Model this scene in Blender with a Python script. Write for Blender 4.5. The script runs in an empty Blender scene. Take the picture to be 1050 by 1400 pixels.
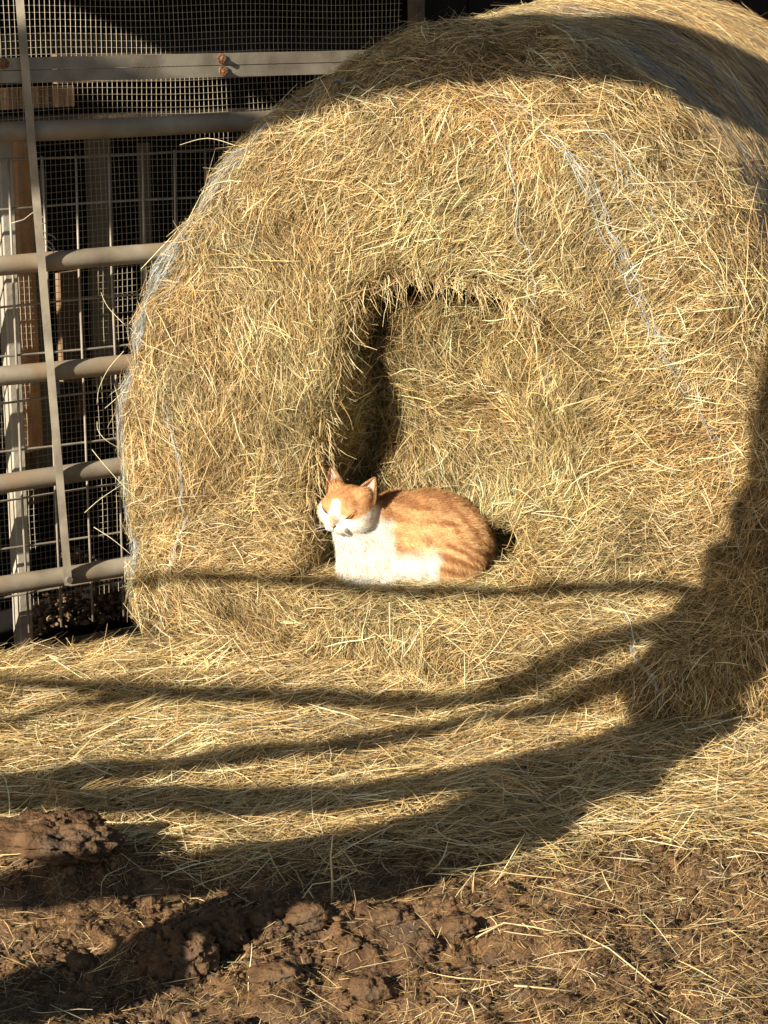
import bpy, math, random
import numpy as np
from mathutils import Vector, Matrix

rng = np.random.default_rng(7)
random.seed(7)
scene = bpy.context.scene
COL = scene.collection
R = math.radians

# ------------------------------------------------------------ camera, world, sun, exposure
cam_d = bpy.data.cameras.new("camera")
cam_d.sensor_fit = 'HORIZONTAL'
cam_d.sensor_width = 36.0
cam_d.lens = 36.0 * 2900 / 1050
cam_d.clip_end = 500
cam = bpy.data.objects.new("camera", cam_d)
COL.objects.link(cam)
cam.location = (0, 0, 1.95)
cam.rotation_euler = (math.pi / 2 - math.atan(730 / 2900), 0, 0)
scene.camera = cam

SUN_EL, SUN_AZ = R(24), R(220)          # azimuth measured clockwise from +Y (view direction); sun behind and left
sun_dir = Vector((math.sin(SUN_AZ) * math.cos(SUN_EL), math.cos(SUN_AZ) * math.cos(SUN_EL), math.sin(SUN_EL)))
world = bpy.data.worlds.new("World")
scene.world = world
world.use_nodes = True
wn = world.node_tree
wn.nodes.clear()
sky = wn.nodes.new('ShaderNodeTexSky')
sky.sky_type = 'NISHITA'
sky.sun_disc = False
sky.sun_elevation = SUN_EL
sky.sun_rotation = SUN_AZ
bg = wn.nodes.new('ShaderNodeBackground')
bg.inputs['Strength'].default_value = 0.05
wo = wn.nodes.new('ShaderNodeOutputWorld')
wn.links.new(sky.outputs[0], bg.inputs[0])
wn.links.new(bg.outputs[0], wo.inputs[0])

sun_l = bpy.data.lights.new("sun", 'SUN')
sun_l.energy = 5.0
sun_l.angle = R(0.5)
sun_l.color = (1.0, 0.88, 0.72)
sun = bpy.data.objects.new("sun", sun_l)
COL.objects.link(sun)
sun.rotation_euler = sun_dir.to_track_quat('Z', 'Y').to_euler()

scene.view_settings.view_transform = 'Standard'
scene.view_settings.look = 'None'
scene.view_settings.gamma = 1
scene.view_settings.use_curve_mapping = False
scene.view_settings.exposure = 0.97
scene.render.engine = 'CYCLES'
scene.cycles.max_bounces = 5
scene.cycles.diffuse_bounces = 2
scene.cycles.transmission_bounces = 3
scene.cycles.transparent_max_bounces = 4

# ------------------------------------------------------------ noise
_perm = np.random.default_rng(3).random((64, 64, 64)).astype(np.float32)

def vnoise(x, y, z):
    """smooth value noise, 0..1"""
    x, y, z = np.broadcast_arrays(np.asarray(x, float), np.asarray(y, float), np.asarray(z, float))
    xi, yi, zi = np.floor(x).astype(int), np.floor(y).astype(int), np.floor(z).astype(int)
    fx, fy, fz = x - xi, y - yi, z - zi
    fx, fy, fz = [t * t * (3 - 2 * t) for t in (fx, fy, fz)]
    out = 0
    for dx in (0, 1):
        wx = fx if dx else 1 - fx
        for dy in (0, 1):
            wy = fy if dy else 1 - fy
            for dz in (0, 1):
                wz = fz if dz else 1 - fz
                out = out + wx * wy * wz * _perm[(xi + dx) & 63, (yi + dy) & 63, (zi + dz) & 63]
    return out

def fbm(x, y, z, octaves=4, gain=0.5):
    a, s, t = 1.0, 0.0, 0.0
    for o in range(octaves):
        k = 2.03 ** o
        s = s + a * (vnoise(x * k + 11.3 * o, y * k + 5.1 * o, z * k + 2.7 * o) - 0.5)
        t += a
        a *= gain
    return s / t * 2          # about -1..1

def sstep(a, b, x):
    t = np.clip((x - a) / (b - a), 0, 1)
    return t * t * (3 - 2 * t)

# ------------------------------------------------------------ mesh helpers
def np_mesh(name, V, F, colors=None, smooth=False):
    """V (n,3); F (m,k) constant k"""
    V = np.asarray(V, np.float32)
    F = np.asarray(F, np.int32)
    me = bpy.data.meshes.new(name)
    me.vertices.add(len(V))
    me.vertices.foreach_set('co', V.ravel())
    k = F.shape[1]
    me.loops.add(F.size)
    me.loops.foreach_set('vertex_index', F.ravel())
    me.polygons.add(len(F))
    me.polygons.foreach_set('loop_start', np.arange(0, F.size, k, dtype=np.int32))
    if colors is not None:
        ca = me.color_attributes.new(name='tint', type='BYTE_COLOR', domain='POINT')
        c4 = np.ones((len(V), 4), np.float32)
        c4[:, :3] = colors
        ca.data.foreach_set('color', c4.ravel())
    me.update(calc_edges=True)
    if smooth:
        me.polygons.foreach_set('use_smooth', np.ones(len(F), bool))
    return me

def obj(name, me, mat=None, parent=None, kind=None, label=None, cat=None, group=None):
    o = bpy.data.objects.new(name, me)
    COL.objects.link(o)
    if mat is not None:
        if not me.materials:
            me.materials.append(mat)
    if parent is not None:
        o.parent = parent
    if kind: o['kind'] = kind
    if label: o['label'] = label
    if cat: o['category'] = cat
    if group: o['group'] = group
    return o

def empty(name, loc, label, cat, group=None):
    o = bpy.data.objects.new(name, None)
    COL.objects.link(o)
    o.location = loc
    o.empty_display_size = 0.1
    o['label'] = label
    o['category'] = cat
    if group: o['group'] = group
    return o

class MB:
    """collects boxes and tubes of one mesh"""
    def __init__(s): s.V = []; s.F = []
    def box(s, c, ax, ay, az, bevel=0.0):
        c, ax, ay, az = [Vector(v) for v in (c, ax, ay, az)]
        b = len(s.V)
        if bevel <= 0:
            for k in (-1, 1):
                for j in (-1, 1):
                    for i in (-1, 1):
                        s.V.append(c + ax * i + ay * j + az * k)
            for f in ((0, 2, 3, 1), (4, 5, 7, 6), (0, 1, 5, 4), (2, 6, 7, 3), (0, 4, 6, 2), (1, 3, 7, 5)):
                s.F.append(tuple(b + q for q in f))
        else:   # chamfer the four long edges along az
            lx, ly = ax.length, ay.length
            fx, fy = 1 - bevel / lx, 1 - bevel / ly
            pts = [(-fx, -1), (fx, -1), (1, -fy), (1, fy), (fx, 1), (-fx, 1), (-1, fy), (-1, -fy)]
            for k in (-1, 1):
                for i, j in pts:
                    s.V.append(c + ax * i + ay * j + az * k)
            s.F.append(tuple(b + q for q in range(7, -1, -1)))
            s.F.append(tuple(b + 8 + q for q in range(8)))
            for q in range(8):
                r = (q + 1) % 8
                s.F.append((b + q, b + r, b + 8 + r, b + 8 + q))
        return s
    def tube(s, pts, rad, n=10, caps=True):
        pts = [Vector(p) for p in pts]
        if not isinstance(rad, (list, tuple)): rad = [rad] * len(pts)
        b = len(s.V)
        up = None
        for i, p in enumerate(pts):
            t = (pts[min(i + 1, len(pts) - 1)] - pts[max(i - 1, 0)]).normalized()
            if up is None:
                up = Vector((0, 0, 1)) if abs(t.z) < 0.9 else Vector((1, 0, 0))
            u = (up - t * up.dot(t)).normalized()
            w = t.cross(u)
            up = u
            for k in range(n):
                a = 2 * math.pi * k / n
                s.V.append(p + (u * math.cos(a) + w * math.sin(a)) * rad[i])
        for i in range(len(pts) - 1):
            for k in range(n):
                k2 = (k + 1) % n
                s.F.append((b + i * n + k, b + i * n + k2, b + (i + 1) * n + k2, b + (i + 1) * n + k))
        if caps:
            s.F.append(tuple(b + k for k in range(n - 1, -1, -1)))
            s.F.append(tuple(b + (len(pts) - 1) * n + k for k in range(n)))
        return s
    def build(s, name, mat, parent=None, smooth=False, **kw):
        me = bpy.data.meshes.new(name)
        me.from_pydata([tuple(v) for v in s.V], [], s.F)
        me.update()
        if smooth:
            for p in me.polygons: p.use_smooth = len(p.vertices) == 4
        return obj(name, me, mat, parent, **kw)

def unit(a):
    return a / np.maximum(np.linalg.norm(a, axis=-1, keepdims=True), 1e-9)

def strands(P, T, N, L, W, col, nseg=3, bend=0.25, lift=0.0, h0=0.0, droop=0.0, taper=0.35, rng=rng, rollmax=1.0):
    """flat curved blades. P root, T tangent, N normal, L length, W half width; all numpy"""
    n = len(P)
    B = unit(np.cross(N, T))
    bend = rng.normal(0, 1, n) * bend
    wig = rng.normal(0, 1, n) * 0.04
    roll = rng.uniform(-rollmax, rollmax, n)
    Wd = B * np.cos(roll)[:, None] + N * np.sin(roll)[:, None]
    lift = np.broadcast_to(lift, (n,))
    h0 = np.broadcast_to(h0, (n,))
    k = nseg + 1
    V = np.empty((n, k, 2, 3), np.float32)
    for i in range(k):
        s = i / nseg
        c = P + T * (L * s)[:, None] + B * (L * (bend * s * s + wig * math.sin(s * 5)))[:, None] \
            + N * (h0 + lift * L * s)[:, None]
        c[:, 2] -= droop * L * s * s
        w = (W * (1 - (1 - taper) * abs(2 * s - 0.8) / 1.2))[:, None] * Wd
        V[:, i, 0] = c - w
        V[:, i, 1] = c + w
    base = (np.arange(n) * (2 * k))[:, None, None]
    q = np.array([[2 * i, 2 * i + 1, 2 * i + 3, 2 * i + 2] for i in range(nseg)])[None]
    F = (base + q).reshape(-1, 4)
    C = np.repeat(col, 2 * k, axis=0)
    return V.reshape(-1, 3), F, C

def cat_strands(parts):
    V, F, C, b = [], [], [], 0
    for v, f, c in parts:
        V.append(v); F.append(f + b); C.append(c); b += len(v)
    return np.concatenate(V), np.concatenate(F), np.concatenate(C)

HAY = np.array([[0.69, 0.505, 0.240], [0.58, 0.385, 0.160], [0.84, 0.695, 0.41], [0.40, 0.300, 0.122],
                [0.235, 0.200, 0.080], [0.33, 0.185, 0.080], [0.13, 0.075, 0.034]])

def hay_colors(n, w, bright=1.0, clump=None):
    w = np.array(w, float); w /= w.sum()
    idx = rng.choice(len(HAY), n, p=w)
    c = HAY[idx] * rng.uniform(0.72, 1.15, (n, 1)) * bright
    if clump is not None:
        c = c * clump[:, None]
    return np.clip(c, 0, 0.85)

# ------------------------------------------------------------ materials
def new_mat(name):
    m = bpy.data.materials.new(name)
    m.use_nodes = True
    nt = m.node_tree
    nt.nodes.clear()
    out = nt.nodes.new('ShaderNodeOutputMaterial')
    return m, nt, out

def strand_mat(name, trans=0.14, rough=0.55, spec=0.25, mul=1.0):
    m, nt, out = new_mat(name)
    at = nt.nodes.new('ShaderNodeAttribute'); at.attribute_name = 'tint'
    pr = nt.nodes.new('ShaderNodeBsdfPrincipled')
    pr.inputs['Roughness'].default_value = rough
    pr.inputs['Specular IOR Level'].default_value = spec
    tr = nt.nodes.new('ShaderNodeBsdfTranslucent')
    mx = nt.nodes.new('ShaderNodeMixShader'); mx.inputs[0].default_value = trans
    nt.links.new(at.outputs['Color'], pr.inputs['Base Color'])
    nt.links.new(at.outputs['Color'], tr.inputs['Color'])
    nt.links.new(pr.outputs[0], mx.inputs[1]); nt.links.new(tr.outputs[0], mx.inputs[2])
    nt.links.new(mx.outputs[0], out.inputs[0])
    return m

def noise_mat(name, c1, c2, scale=8, detail=8, rough=0.8, bump=0.3, bscale=40, metallic=0.0, c3=None, s3=3, stretch=(1, 1, 1), spec=0.3, lo=0.35, hi=0.65):
    m, nt, out = new_mat(name)
    tc = nt.nodes.new('ShaderNodeTexCoord')
    mp = nt.nodes.new('ShaderNodeMapping'); mp.inputs['Scale'].default_value = stretch
    nz = nt.nodes.new('ShaderNodeTexNoise'); nz.inputs['Scale'].default_value = scale; nz.inputs['Detail'].default_value = detail
    cr = nt.nodes.new('ShaderNodeValToRGB')
    cr.color_ramp.elements[0].position = lo; cr.color_ramp.elements[1].position = hi
    cr.color_ramp.elements[0].color = (*c1, 1); cr.color_ramp.elements[1].color = (*c2, 1)
    pr = nt.nodes.new('ShaderNodeBsdfPrincipled')
    pr.inputs['Roughness'].default_value = rough; pr.inputs['Metallic'].default_value = metallic
    pr.inputs['Specular IOR Level'].default_value = spec
    L = nt.links.new
    L(tc.outputs['Object'], mp.inputs[0]); L(mp.outputs[0], nz.inputs[0]); L(nz.outputs[0], cr.inputs[0])
    src = cr.outputs[0]
    if c3 is not None:
        n3 = nt.nodes.new('ShaderNodeTexNoise'); n3.inputs['Scale'].default_value = s3; n3.inputs['Detail'].default_value = 5
        r3 = nt.nodes.new('ShaderNodeValToRGB'); r3.color_ramp.elements[0].position = 0.5; r3.color_ramp.elements[1].position = 0.64
        mx = nt.nodes.new('ShaderNodeMixRGB'); mx.inputs[2].default_value = (*c3, 1)
        L(mp.outputs[0], n3.inputs[0]); L(n3.outputs[0], r3.inputs[0]); L(r3.outputs[0], mx.inputs[0]); L(src, mx.inputs[1])
        src = mx.outputs[0]
    L(src, pr.inputs['Base Color'])
    nb = nt.nodes.new('ShaderNodeTexNoise'); nb.inputs['Scale'].default_value = bscale; nb.inputs['Detail'].default_value = 6
    bp = nt.nodes.new('ShaderNodeBump'); bp.inputs['Strength'].default_value = bump; bp.inputs['Distance'].default_value = 0.01
    L(mp.outputs[0], nb.inputs[0]); L(nb.outputs[0], bp.inputs['Height']); L(bp.outputs[0], pr.inputs['Normal'])
    L(pr.outputs[0], out.inputs[0])
    return m

M_hay = strand_mat('hay_strand')
M_core = noise_mat('hay_core', (0.045, 0.030, 0.012), (0.20, 0.14, 0.055), 60, 10, 0.9, 1.0, 120)  # dark base colour also stands for shade in the gaps between strands
M_mud = noise_mat('mud', (0.064, 0.033, 0.015), (0.195, 0.112, 0.050), 9, 12, 0.85, 1.0, 70, c3=(0.095, 0.062, 0.037), s3=6)
M_clod = noise_mat('clod_mud', (0.060, 0.031, 0.013), (0.185, 0.106, 0.047), 14, 12, 0.8, 1.0, 90, c3=(0.088, 0.058, 0.035), s3=8)
M_pipe = noise_mat('dusty_pipe', (0.22, 0.185, 0.135), (0.40, 0.35, 0.265), 7, 8, 0.6, 0.07, 120, metallic=0.15, c3=(0.33, 0.25, 0.165), s3=5)
M_bar = noise_mat('galvanised_bar', (0.20, 0.175, 0.135), (0.36, 0.325, 0.25), 10, 8, 0.5, 0.07, 100, metallic=0.25)
M_rust = noise_mat('rusty_bolt', (0.13, 0.055, 0.025), (0.30, 0.16, 0.08), 60, 6, 0.8, 0.8, 200)
M_wire = noise_mat('wire', (0.26, 0.23, 0.185), (0.38, 0.34, 0.27), 20, 5, 0.5, 0.1, 80, metallic=0.2)
M_mesh = noise_mat('screen_wire', (0.42, 0.37, 0.27), (0.60, 0.53, 0.40), 12, 5, 0.5, 0.1, 80, metallic=0.1)
M_post = noise_mat('pale_post', (0.33, 0.30, 0.24), (0.46, 0.425, 0.345), 6, 8, 0.6, 0.25, 60)
M_dark = noise_mat('shade_dark_boards', (0.004, 0.003, 0.0025), (0.011, 0.009, 0.007), 6, 8, 0.9, 0.4, 30, stretch=(1, 1, 0.15))  # near-black in place of the shade inside the shed
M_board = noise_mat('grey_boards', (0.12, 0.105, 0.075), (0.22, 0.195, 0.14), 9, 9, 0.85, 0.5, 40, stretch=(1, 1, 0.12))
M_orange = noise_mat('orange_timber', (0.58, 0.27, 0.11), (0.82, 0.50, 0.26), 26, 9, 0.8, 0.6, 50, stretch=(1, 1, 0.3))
M_beam = noise_mat('weathered_beam', (0.06, 0.045, 0.032), (0.15, 0.115, 0.08), 10, 9, 0.9, 0.7, 40, stretch=(0.2, 1, 1))
M_string = strand_mat('net_string', 0.1, 0.4, 0.4)
M_rubber = noise_mat('black_rubber', (0.008, 0.008, 0.008), (0.02, 0.02, 0.02), 20, 5, 0.6, 0.2, 60)

# ------------------------------------------------------------ ground
BALE_C = np.array([0.145, 5.65, 0.0])
YAW = R(27)
EX = np.array([math.cos(YAW), -math.sin(YAW), 0.0])
EY = np.array([math.sin(YAW), math.cos(YAW), 0.0])
EZ = np.array([0.0, 0.0, 1.0])
CX, RX, ZC, RZT, RZB = -0.085, 0.985, 0.62, 1.185, 0.66
DEPTH = 1.38
CAT_U, CAT_V, CAT_Z = -0.138, 0.100, 0.285
CAT_S = 1.10
# shade casters, in the upright plane of the tree behind the viewer: (along, up, radius)
CAST_LINES = [
 ('trunk', [(.08,-.1,.16),(.16,.4,.13),(.26,.66,.12),(.38,.84,.125),(.56,1.03,.14),(.60,1.3,.15),(.68,1.6,.12),(.86,1.8,.12),(1.02,2.0,.12),(1.08,2.6,.13),(1.10,3.4,.11),(1.14,4.4,.08)]),
 ('limb', [(.40,.98,.07),(-.1,.97,.060),(-.6,.99,.048),(-1.3,1.02,.05),(-2.2,1.2,.02)]),
 ('limb', [(.45,1.25,.065),(0,1.21,.050),(-.6,1.31,.047),(-1.3,1.38,.040),(-2.4,1.5,.015)]),
 ('limb', [(.5,1.58,.032),(-.12,1.56,.030),(-.36,1.51,.034),(-.8,1.45,.042),(-1.4,1.48,.04),(-2.4,1.6,.012)]),
 ('limb', [(.70,1.72,.035),(-.17,1.67,.032),(-.53,1.70,.033),(-1.09,1.8,.034),(-1.78,1.95,.03),(-2.6,2.15,.015)]),
 ('limb', [(-1.3,1.84,.02),(-1.7,1.87,.022),(-1.95,1.76,.018),(-2.1,1.6,.01)]),
 ('limb', [(.78,1.62,.03),(.56,1.79,.022),(.29,1.88,.020),(-.24,1.98,.020),(-.61,2.06,.020),(-1.39,2.26,.02),(-2.27,2.46,.016),(-3.0,2.6,.01)]),
]
EAVE = ((-4.6, 4.52), (4.2, 2.72), 0.24)

def mudness(x, y):
    """1 = bare mud, 0 = hay mat"""
    e = 4.46 + 0.05 * x + 0.12 * sstep(0.0, -0.4, x) + 0.10 * sstep(0.0, 0.5, x) + 0.34 * fbm(x * 3.2, y * 3.2, 0.3, 4, 0.6)
    return 1 - sstep(-0.20, 0.22, y - e)

def local(x, y):
    dx, dy = x - BALE_C[0], y - BALE_C[1]
    return dx * EX[0] + dy * EX[1], dx * EY[0] + dy * EY[1]

def ground_z(x, y):
    u, v = local(x, y)
    m = mudness(x, y)
    z = 0.018 * fbm(x * 2.0, y * 2.0, 1.0, 3)
    z = z + (1 - m) * (0.032 * fbm(x * 8, y * 11, 4.0, 3) + 0.012)
    z = z + m * (0.050 * fbm(x * 5, y * 5, 7.0, 5, 0.6) + 0.026 * fbm(x * 22, y * 22, 3.0, 4, 0.65) + 0.008 * fbm(x * 80, y * 80, 9.0, 2))
    # heap of loose hay against the foot of the bale
    near = np.exp(-(np.maximum(0, -v - 0.0) / 0.16) ** 2) * (1 - sstep(0.95, 1.35, np.abs(u - CX)))
    near = near * (v < 0.25)
    z = z + 0.035 * near
    # mud banks in the foreground
    z = z + 0.10 * np.exp(-(((x + 0.78) / 0.20) ** 2 + ((y - 4.36) / 0.13) ** 2))
    z = z + 0.045 * np.exp(-(((x + 0.12) / 0.40) ** 2 + ((y - 4.12) / 0.10) ** 2))
    z = z - 0.030 * np.exp(-(((x + 0.45) / 0.18) ** 2 + ((y - 4.16) / 0.14) ** 2))
    bank = np.exp(-(((x + 0.12) / 0.42) ** 4 + ((y - 4.08) / 0.17) ** 4))
    z = z + bank * (0.020 * fbm(x * 16 + 5, y * 16, 3.0, 4, 0.7))
    # the yard drops behind, towards the gate
    z = z - 0.30 * sstep(5.90, 6.25, y) * sstep(0.3, -0.3, x - 0.3 * (y - 6))
    return z

def build_ground():
    xs = np.arange(-1.9, 1.9, 0.0090)
    ys = np.concatenate([np.arange(3.3, 4.9, 0.0080), np.arange(4.9, 6.8, 0.016)])
    X, Y = np.meshgrid(xs, ys)
    Z = ground_z(X, Y)
    V = np.stack([X, Y, Z], -1).reshape(-1, 3)
    ny, nx = X.shape
    i = np.arange(ny - 1)[:, None] * nx + np.arange(nx - 1)[None]
    F = np.stack([i, i + 1, i + nx + 1, i + nx], -1).reshape(-1, 4)
    me = np_mesh('ground', V, F, smooth=True)
    m, nt, out = M_mud, M_mud.node_tree, None
    obj('ground', me, M_mud, kind='structure')
    mb = MB()
    S = 200
    # wide sheet to the horizon around and just under the detailed patch
    mb.V += [Vector(p) for p in ((-S, -S, -0.34), (S, -S, -0.34), (S, S, -0.34), (-S, S, -0.34))]
    mb.F.append((0, 1, 2, 3))
    mb.build('yard_ground', M_mud, kind='structure')
    # skirts so that the patch edge meets the sheet
    def skirt(px, py):
        z = ground_z(px, py)
        n = len(px)
        V = np.concatenate([np.stack([px, py, z], -1), np.stack([px, py, np.full(n, -0.35)], -1)])
        i = np.arange(n - 1)
        return V, np.stack([i, i + 1, i + n + 1, i + n], -1)
    Vs, Fs, b = [], [], 0
    for px, py in ((xs, np.full(len(xs), ys[0])), (xs, np.full(len(xs), ys[-1])), (np.full(len(ys), xs[0]), ys), (np.full(len(ys), xs[-1]), ys)):
        v, f = skirt(px, py); Vs.append(v); Fs.append(f + b); b += len(v)
    obj('ground_edge', np_mesh('ground_edge', np.concatenate(Vs), np.concatenate(Fs)), M_mud, kind='structure')
build_ground()

# ------------------------------------------------------------ shelter behind the gate: everything along one line
GP = np.array([-0.19, 7.15, 0.0])
GA = R(33)
g = np.array([math.cos(GA), math.sin(GA), 0.0])
gn = np.array([-math.sin(GA), math.cos(GA), 0.0])
def gp(s, z, off=0.0):
    return Vector(GP + g * s + gn * off + EZ * z)
gV, nV, zV = Vector(g), Vector(gn), Vector((0, 0, 1))

gate = empty('tubular_gate', gp(-1.2, -0.2), 'dusty grey tubular steel gate with a flat upright brace, left of the hay bale', 'gate')
def gpart(mb, name, mat, parent=gate, smooth=False):
    o = mb.build(name, mat, parent, smooth)
    bpy.context.view_layer.update()
    o.matrix_parent_inverse = Matrix.Translation(parent.location).inverted() if parent.parent is None else Matrix.Identity(4)
    return o
for z in (1.499, 1.092, 0.749, 0.407, 0.078):
    mb = MB()
    pts = [gp(s, z + 0.004 * math.sin(s * 3 + z * 9), 0.003 * math.sin(s * 2 + z * 5)) for s in np.linspace(-2.3, 0.7 if z > 1 else -0.1, 24)]
    mb.tube(pts, 0.031, 20)
    pipe = gpart(mb, 'pipe', M_pipe, smooth=True)
# uprights of the gate at its two ends (left one out of the picture)
for s in (-2.3,):
    mb = MB().tube([gp(s, z) for z in (0.0, 0.6, 1.2, 1.75)], 0.031, 14)
    gpart(mb, 'end_post', M_pipe, smooth=True)
for z in (1.699, 1.661):
    mb = MB()
    mb.box(gp(-0.9, z, -0.004), gV * 1.4, nV * 0.016, zV * 0.0178, 0)
    ba = gpart(mb, 'top_bar', M_bar)
    for s in ((-0.405, -1.148) if z > 1.68 else (-0.400,)):
        bb = MB()
        bb.tube([gp(s, z + .002, -0.020), gp(s, z + .002, -0.026)], 0.0155, 14)
        bb.tube([gp(s, z + .002, -0.026), gp(s, z + .001, -0.038)], 0.009, 6)
        bo = bb.build('bolt', M_rust, ba)
        bo.matrix_parent_inverse = Matrix.Identity(4)
# slanting flat brace in front of the pipes
mb = MB()
b0, b1 = gp(-1.105, 2.02, -0.043), gp(-1.012, 0.055, -0.043)
d = (b1 - b0)
nseg = 10
for k in range(nseg):
    a0, a1 = b0 + d * (k / nseg), b0 + d * ((k + 1) / nseg)
    ang = R(26)
    wv = (gV * math.cos(ang) - nV * math.sin(ang))
    tv = (gV * math.sin(ang) + nV * math.cos(ang))
    mb.box((a0 + a1) / 2, wv * 0.0125, tv * 0.0035, (a1 - a0) / 2)
mb.tube([gp(-1.012, 0.075, -0.055), gp(-1.012, 0.075, -0.03)], 0.011, 10)
gpart(mb, 'brace', M_bar)

# welded wire panel hung behind the gate
wp = empty('wire_panel', gp(-1.1, -0.2, 0.08), 'welded wire livestock panel with wide openings, hanging behind the gate pipes', 'wire panel')
s = -2.25
k = 0
while s < 1.2:
    j = rng.normal(0, 0.002, 5)
    mb = MB().tube([gp(s + j[i] , z, 0.08 + 0.004 * math.sin(3 * z + s)) for i, z in enumerate(np.linspace(-0.12, 1.412, 5))], 0.0042, 7)
    gpart(mb, 'wire', M_wire, wp, True)
    s += 0.1145
for z in (1.405, 1.255, 1.10, 0.951, 0.793, 0.645, 0.488, 0.329, 0.169, 0.010):
    mb = MB().tube([gp(s, z + 0.003 * math.sin(s * 6 + z * 20), 0.088) for s in np.linspace(-2.28, 1.15, 20)], 0.0038, 7)
    gpart(mb, 'wire', M_wire, wp, True)

# hen-house: posts, fine mesh, sill boards, dark inside
hen = empty('mesh_shed', gp(-1.1, -0.3, 0.25), 'dark shed front closed with fine wire mesh, behind the gate and the hay bale', 'shed')
for s0, wd, zt in ((-1.085, 0.023, 1.50), (-1.42, 0.03, 1.50), (0.47, 0.018, 2.3)):
    mb = MB().box(gp(s0, zt / 2 - 0.12, 0.17), gV * wd, nV * 0.03, zV * (zt / 2 + 0.12), 0.004)
    gpart(mb, 'post', M_post if s0 < 0 else M_beam, hen)
mb = MB()
OFF = 0.235
Vs, Fs, Cs = [], [], []
def wire_grid():
    V, F = [], []
    b = 0
    w = 0.00100
    ss = np.arange(-2.2, 0.46, 0.0174)
    zz = np.arange(-0.05, 2.35, 0.0215)
    out = []
    # vertical wires as three-sided prisms with gentle waves
    for s0 in ss:
        n = 9
        zs = np.linspace(-0.08, 2.35, n)
        off = OFF + 0.006 * np.sin(zs * 4 + s0 * 3) + 0.003 * np.sin(zs * 11 + s0)
        sj = s0 + 0.0036 * np.sin(zs * 7 + s0 * 9)
        c = GP[None] + g[None] * sj[:, None] + gn[None] * off[:, None] + EZ[None] * zs[:, None]
        out.append((c, g, gn))
    for z0 in zz:
        n = 30
        s_ = np.linspace(-2.2, 0.46, n)
        off = OFF + 0.0012 + 0.006 * np.sin(z0 * 4 + s_ * 3) + 0.003 * np.sin(z0 * 11 + s_)
        zj = z0 + 0.004 * np.sin(s_ * 8 + z0 * 5)
        c = GP[None] + g[None] * s_[:, None] + gn[None] * off[:, None] + EZ[None] * zj[:, None]
        out.append((c, EZ, gn))
    for c, u, v in out:
        n = len(c)
        ring = np.stack([c + w * (u * math.cos(a) + v * math.sin(a)) for a in (math.pi / 2 * 3, math.pi / 6, math.pi * 5 / 6)], 1).reshape(-1, 3)
        i = np.arange(n - 1)[:, None] * 3
        for k in range(3):
            k2 = (k + 1) % 3
            F.append(np.concatenate([i + k, i + k2, i + 3 + k2, i + 3 + k], 1) + b)
        V.append(ring); b += len(ring)
    return np.concatenate(V), np.concatenate(F)
v, f = wire_grid()
o = obj('wire_mesh', np_mesh('wire_mesh', v, f), M_mesh, hen, kind='stuff')
o.matrix_parent_inverse = Matrix.Translation(hen.location).inverted()
# sill boards at the foot
for z, off, hh in ((-0.245, 0.20, 0.030), (-0.31, 0.17, 0.030)):
    gpart(MB().box(gp(0.0, z, off), gV * 2.4, nV * 0.035, zV * hh, 0.004), 'sill_board', M_board, hen)
# rails inside
gpart(MB().box(gp(0.0, 1.745, 0.30), gV * 2.4, nV * 0.025, zV * 0.030, 0.003), 'rail', M_dark, hen)
gpart(MB().box(gp(0.0, 1.50, 0.42), gV * 2.4, nV * 0.03, zV * 0.014, 0.003), 'perch', M_beam, hen)
# floor, back wall, ceiling, end wall inside (boards blackened for interior shade)
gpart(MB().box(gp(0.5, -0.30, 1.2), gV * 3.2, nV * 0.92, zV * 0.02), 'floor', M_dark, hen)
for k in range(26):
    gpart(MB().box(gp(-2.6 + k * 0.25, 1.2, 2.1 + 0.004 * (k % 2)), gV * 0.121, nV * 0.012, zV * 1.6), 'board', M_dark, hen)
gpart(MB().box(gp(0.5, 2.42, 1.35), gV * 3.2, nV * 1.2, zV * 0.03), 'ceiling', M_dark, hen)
gpart(MB().box(gp(0.3, 3.15, 0.60), gV * 3.8, nV * 1.45, zV * 0.03), 'sky_block_roof', M_dark, hen)  # unseen roof with rafters and gable, added to block sky light
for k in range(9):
    gpart(MB().box(gp(-3.2 + k * 0.88, 3.06, 0.60), gV * 0.03, nV * 1.40, zV * 0.057), 'sky_block_rafter', M_beam, hen)
gpart(MB().box(gp(0.3, 2.80, 2.16), gV * 3.8, nV * 0.02, zV * 0.33), 'sky_block_gable', M_dark, hen)
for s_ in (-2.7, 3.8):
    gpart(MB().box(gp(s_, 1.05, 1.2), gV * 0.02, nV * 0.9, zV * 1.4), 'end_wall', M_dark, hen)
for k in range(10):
    gpart(MB().box(gp(0.62 + k * 0.25, 1.0, 0.26 + 0.004 * (k % 2)), gV * 0.121, nV * 0.012, zV * 1.35), 'board', M_dark, hen)
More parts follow.
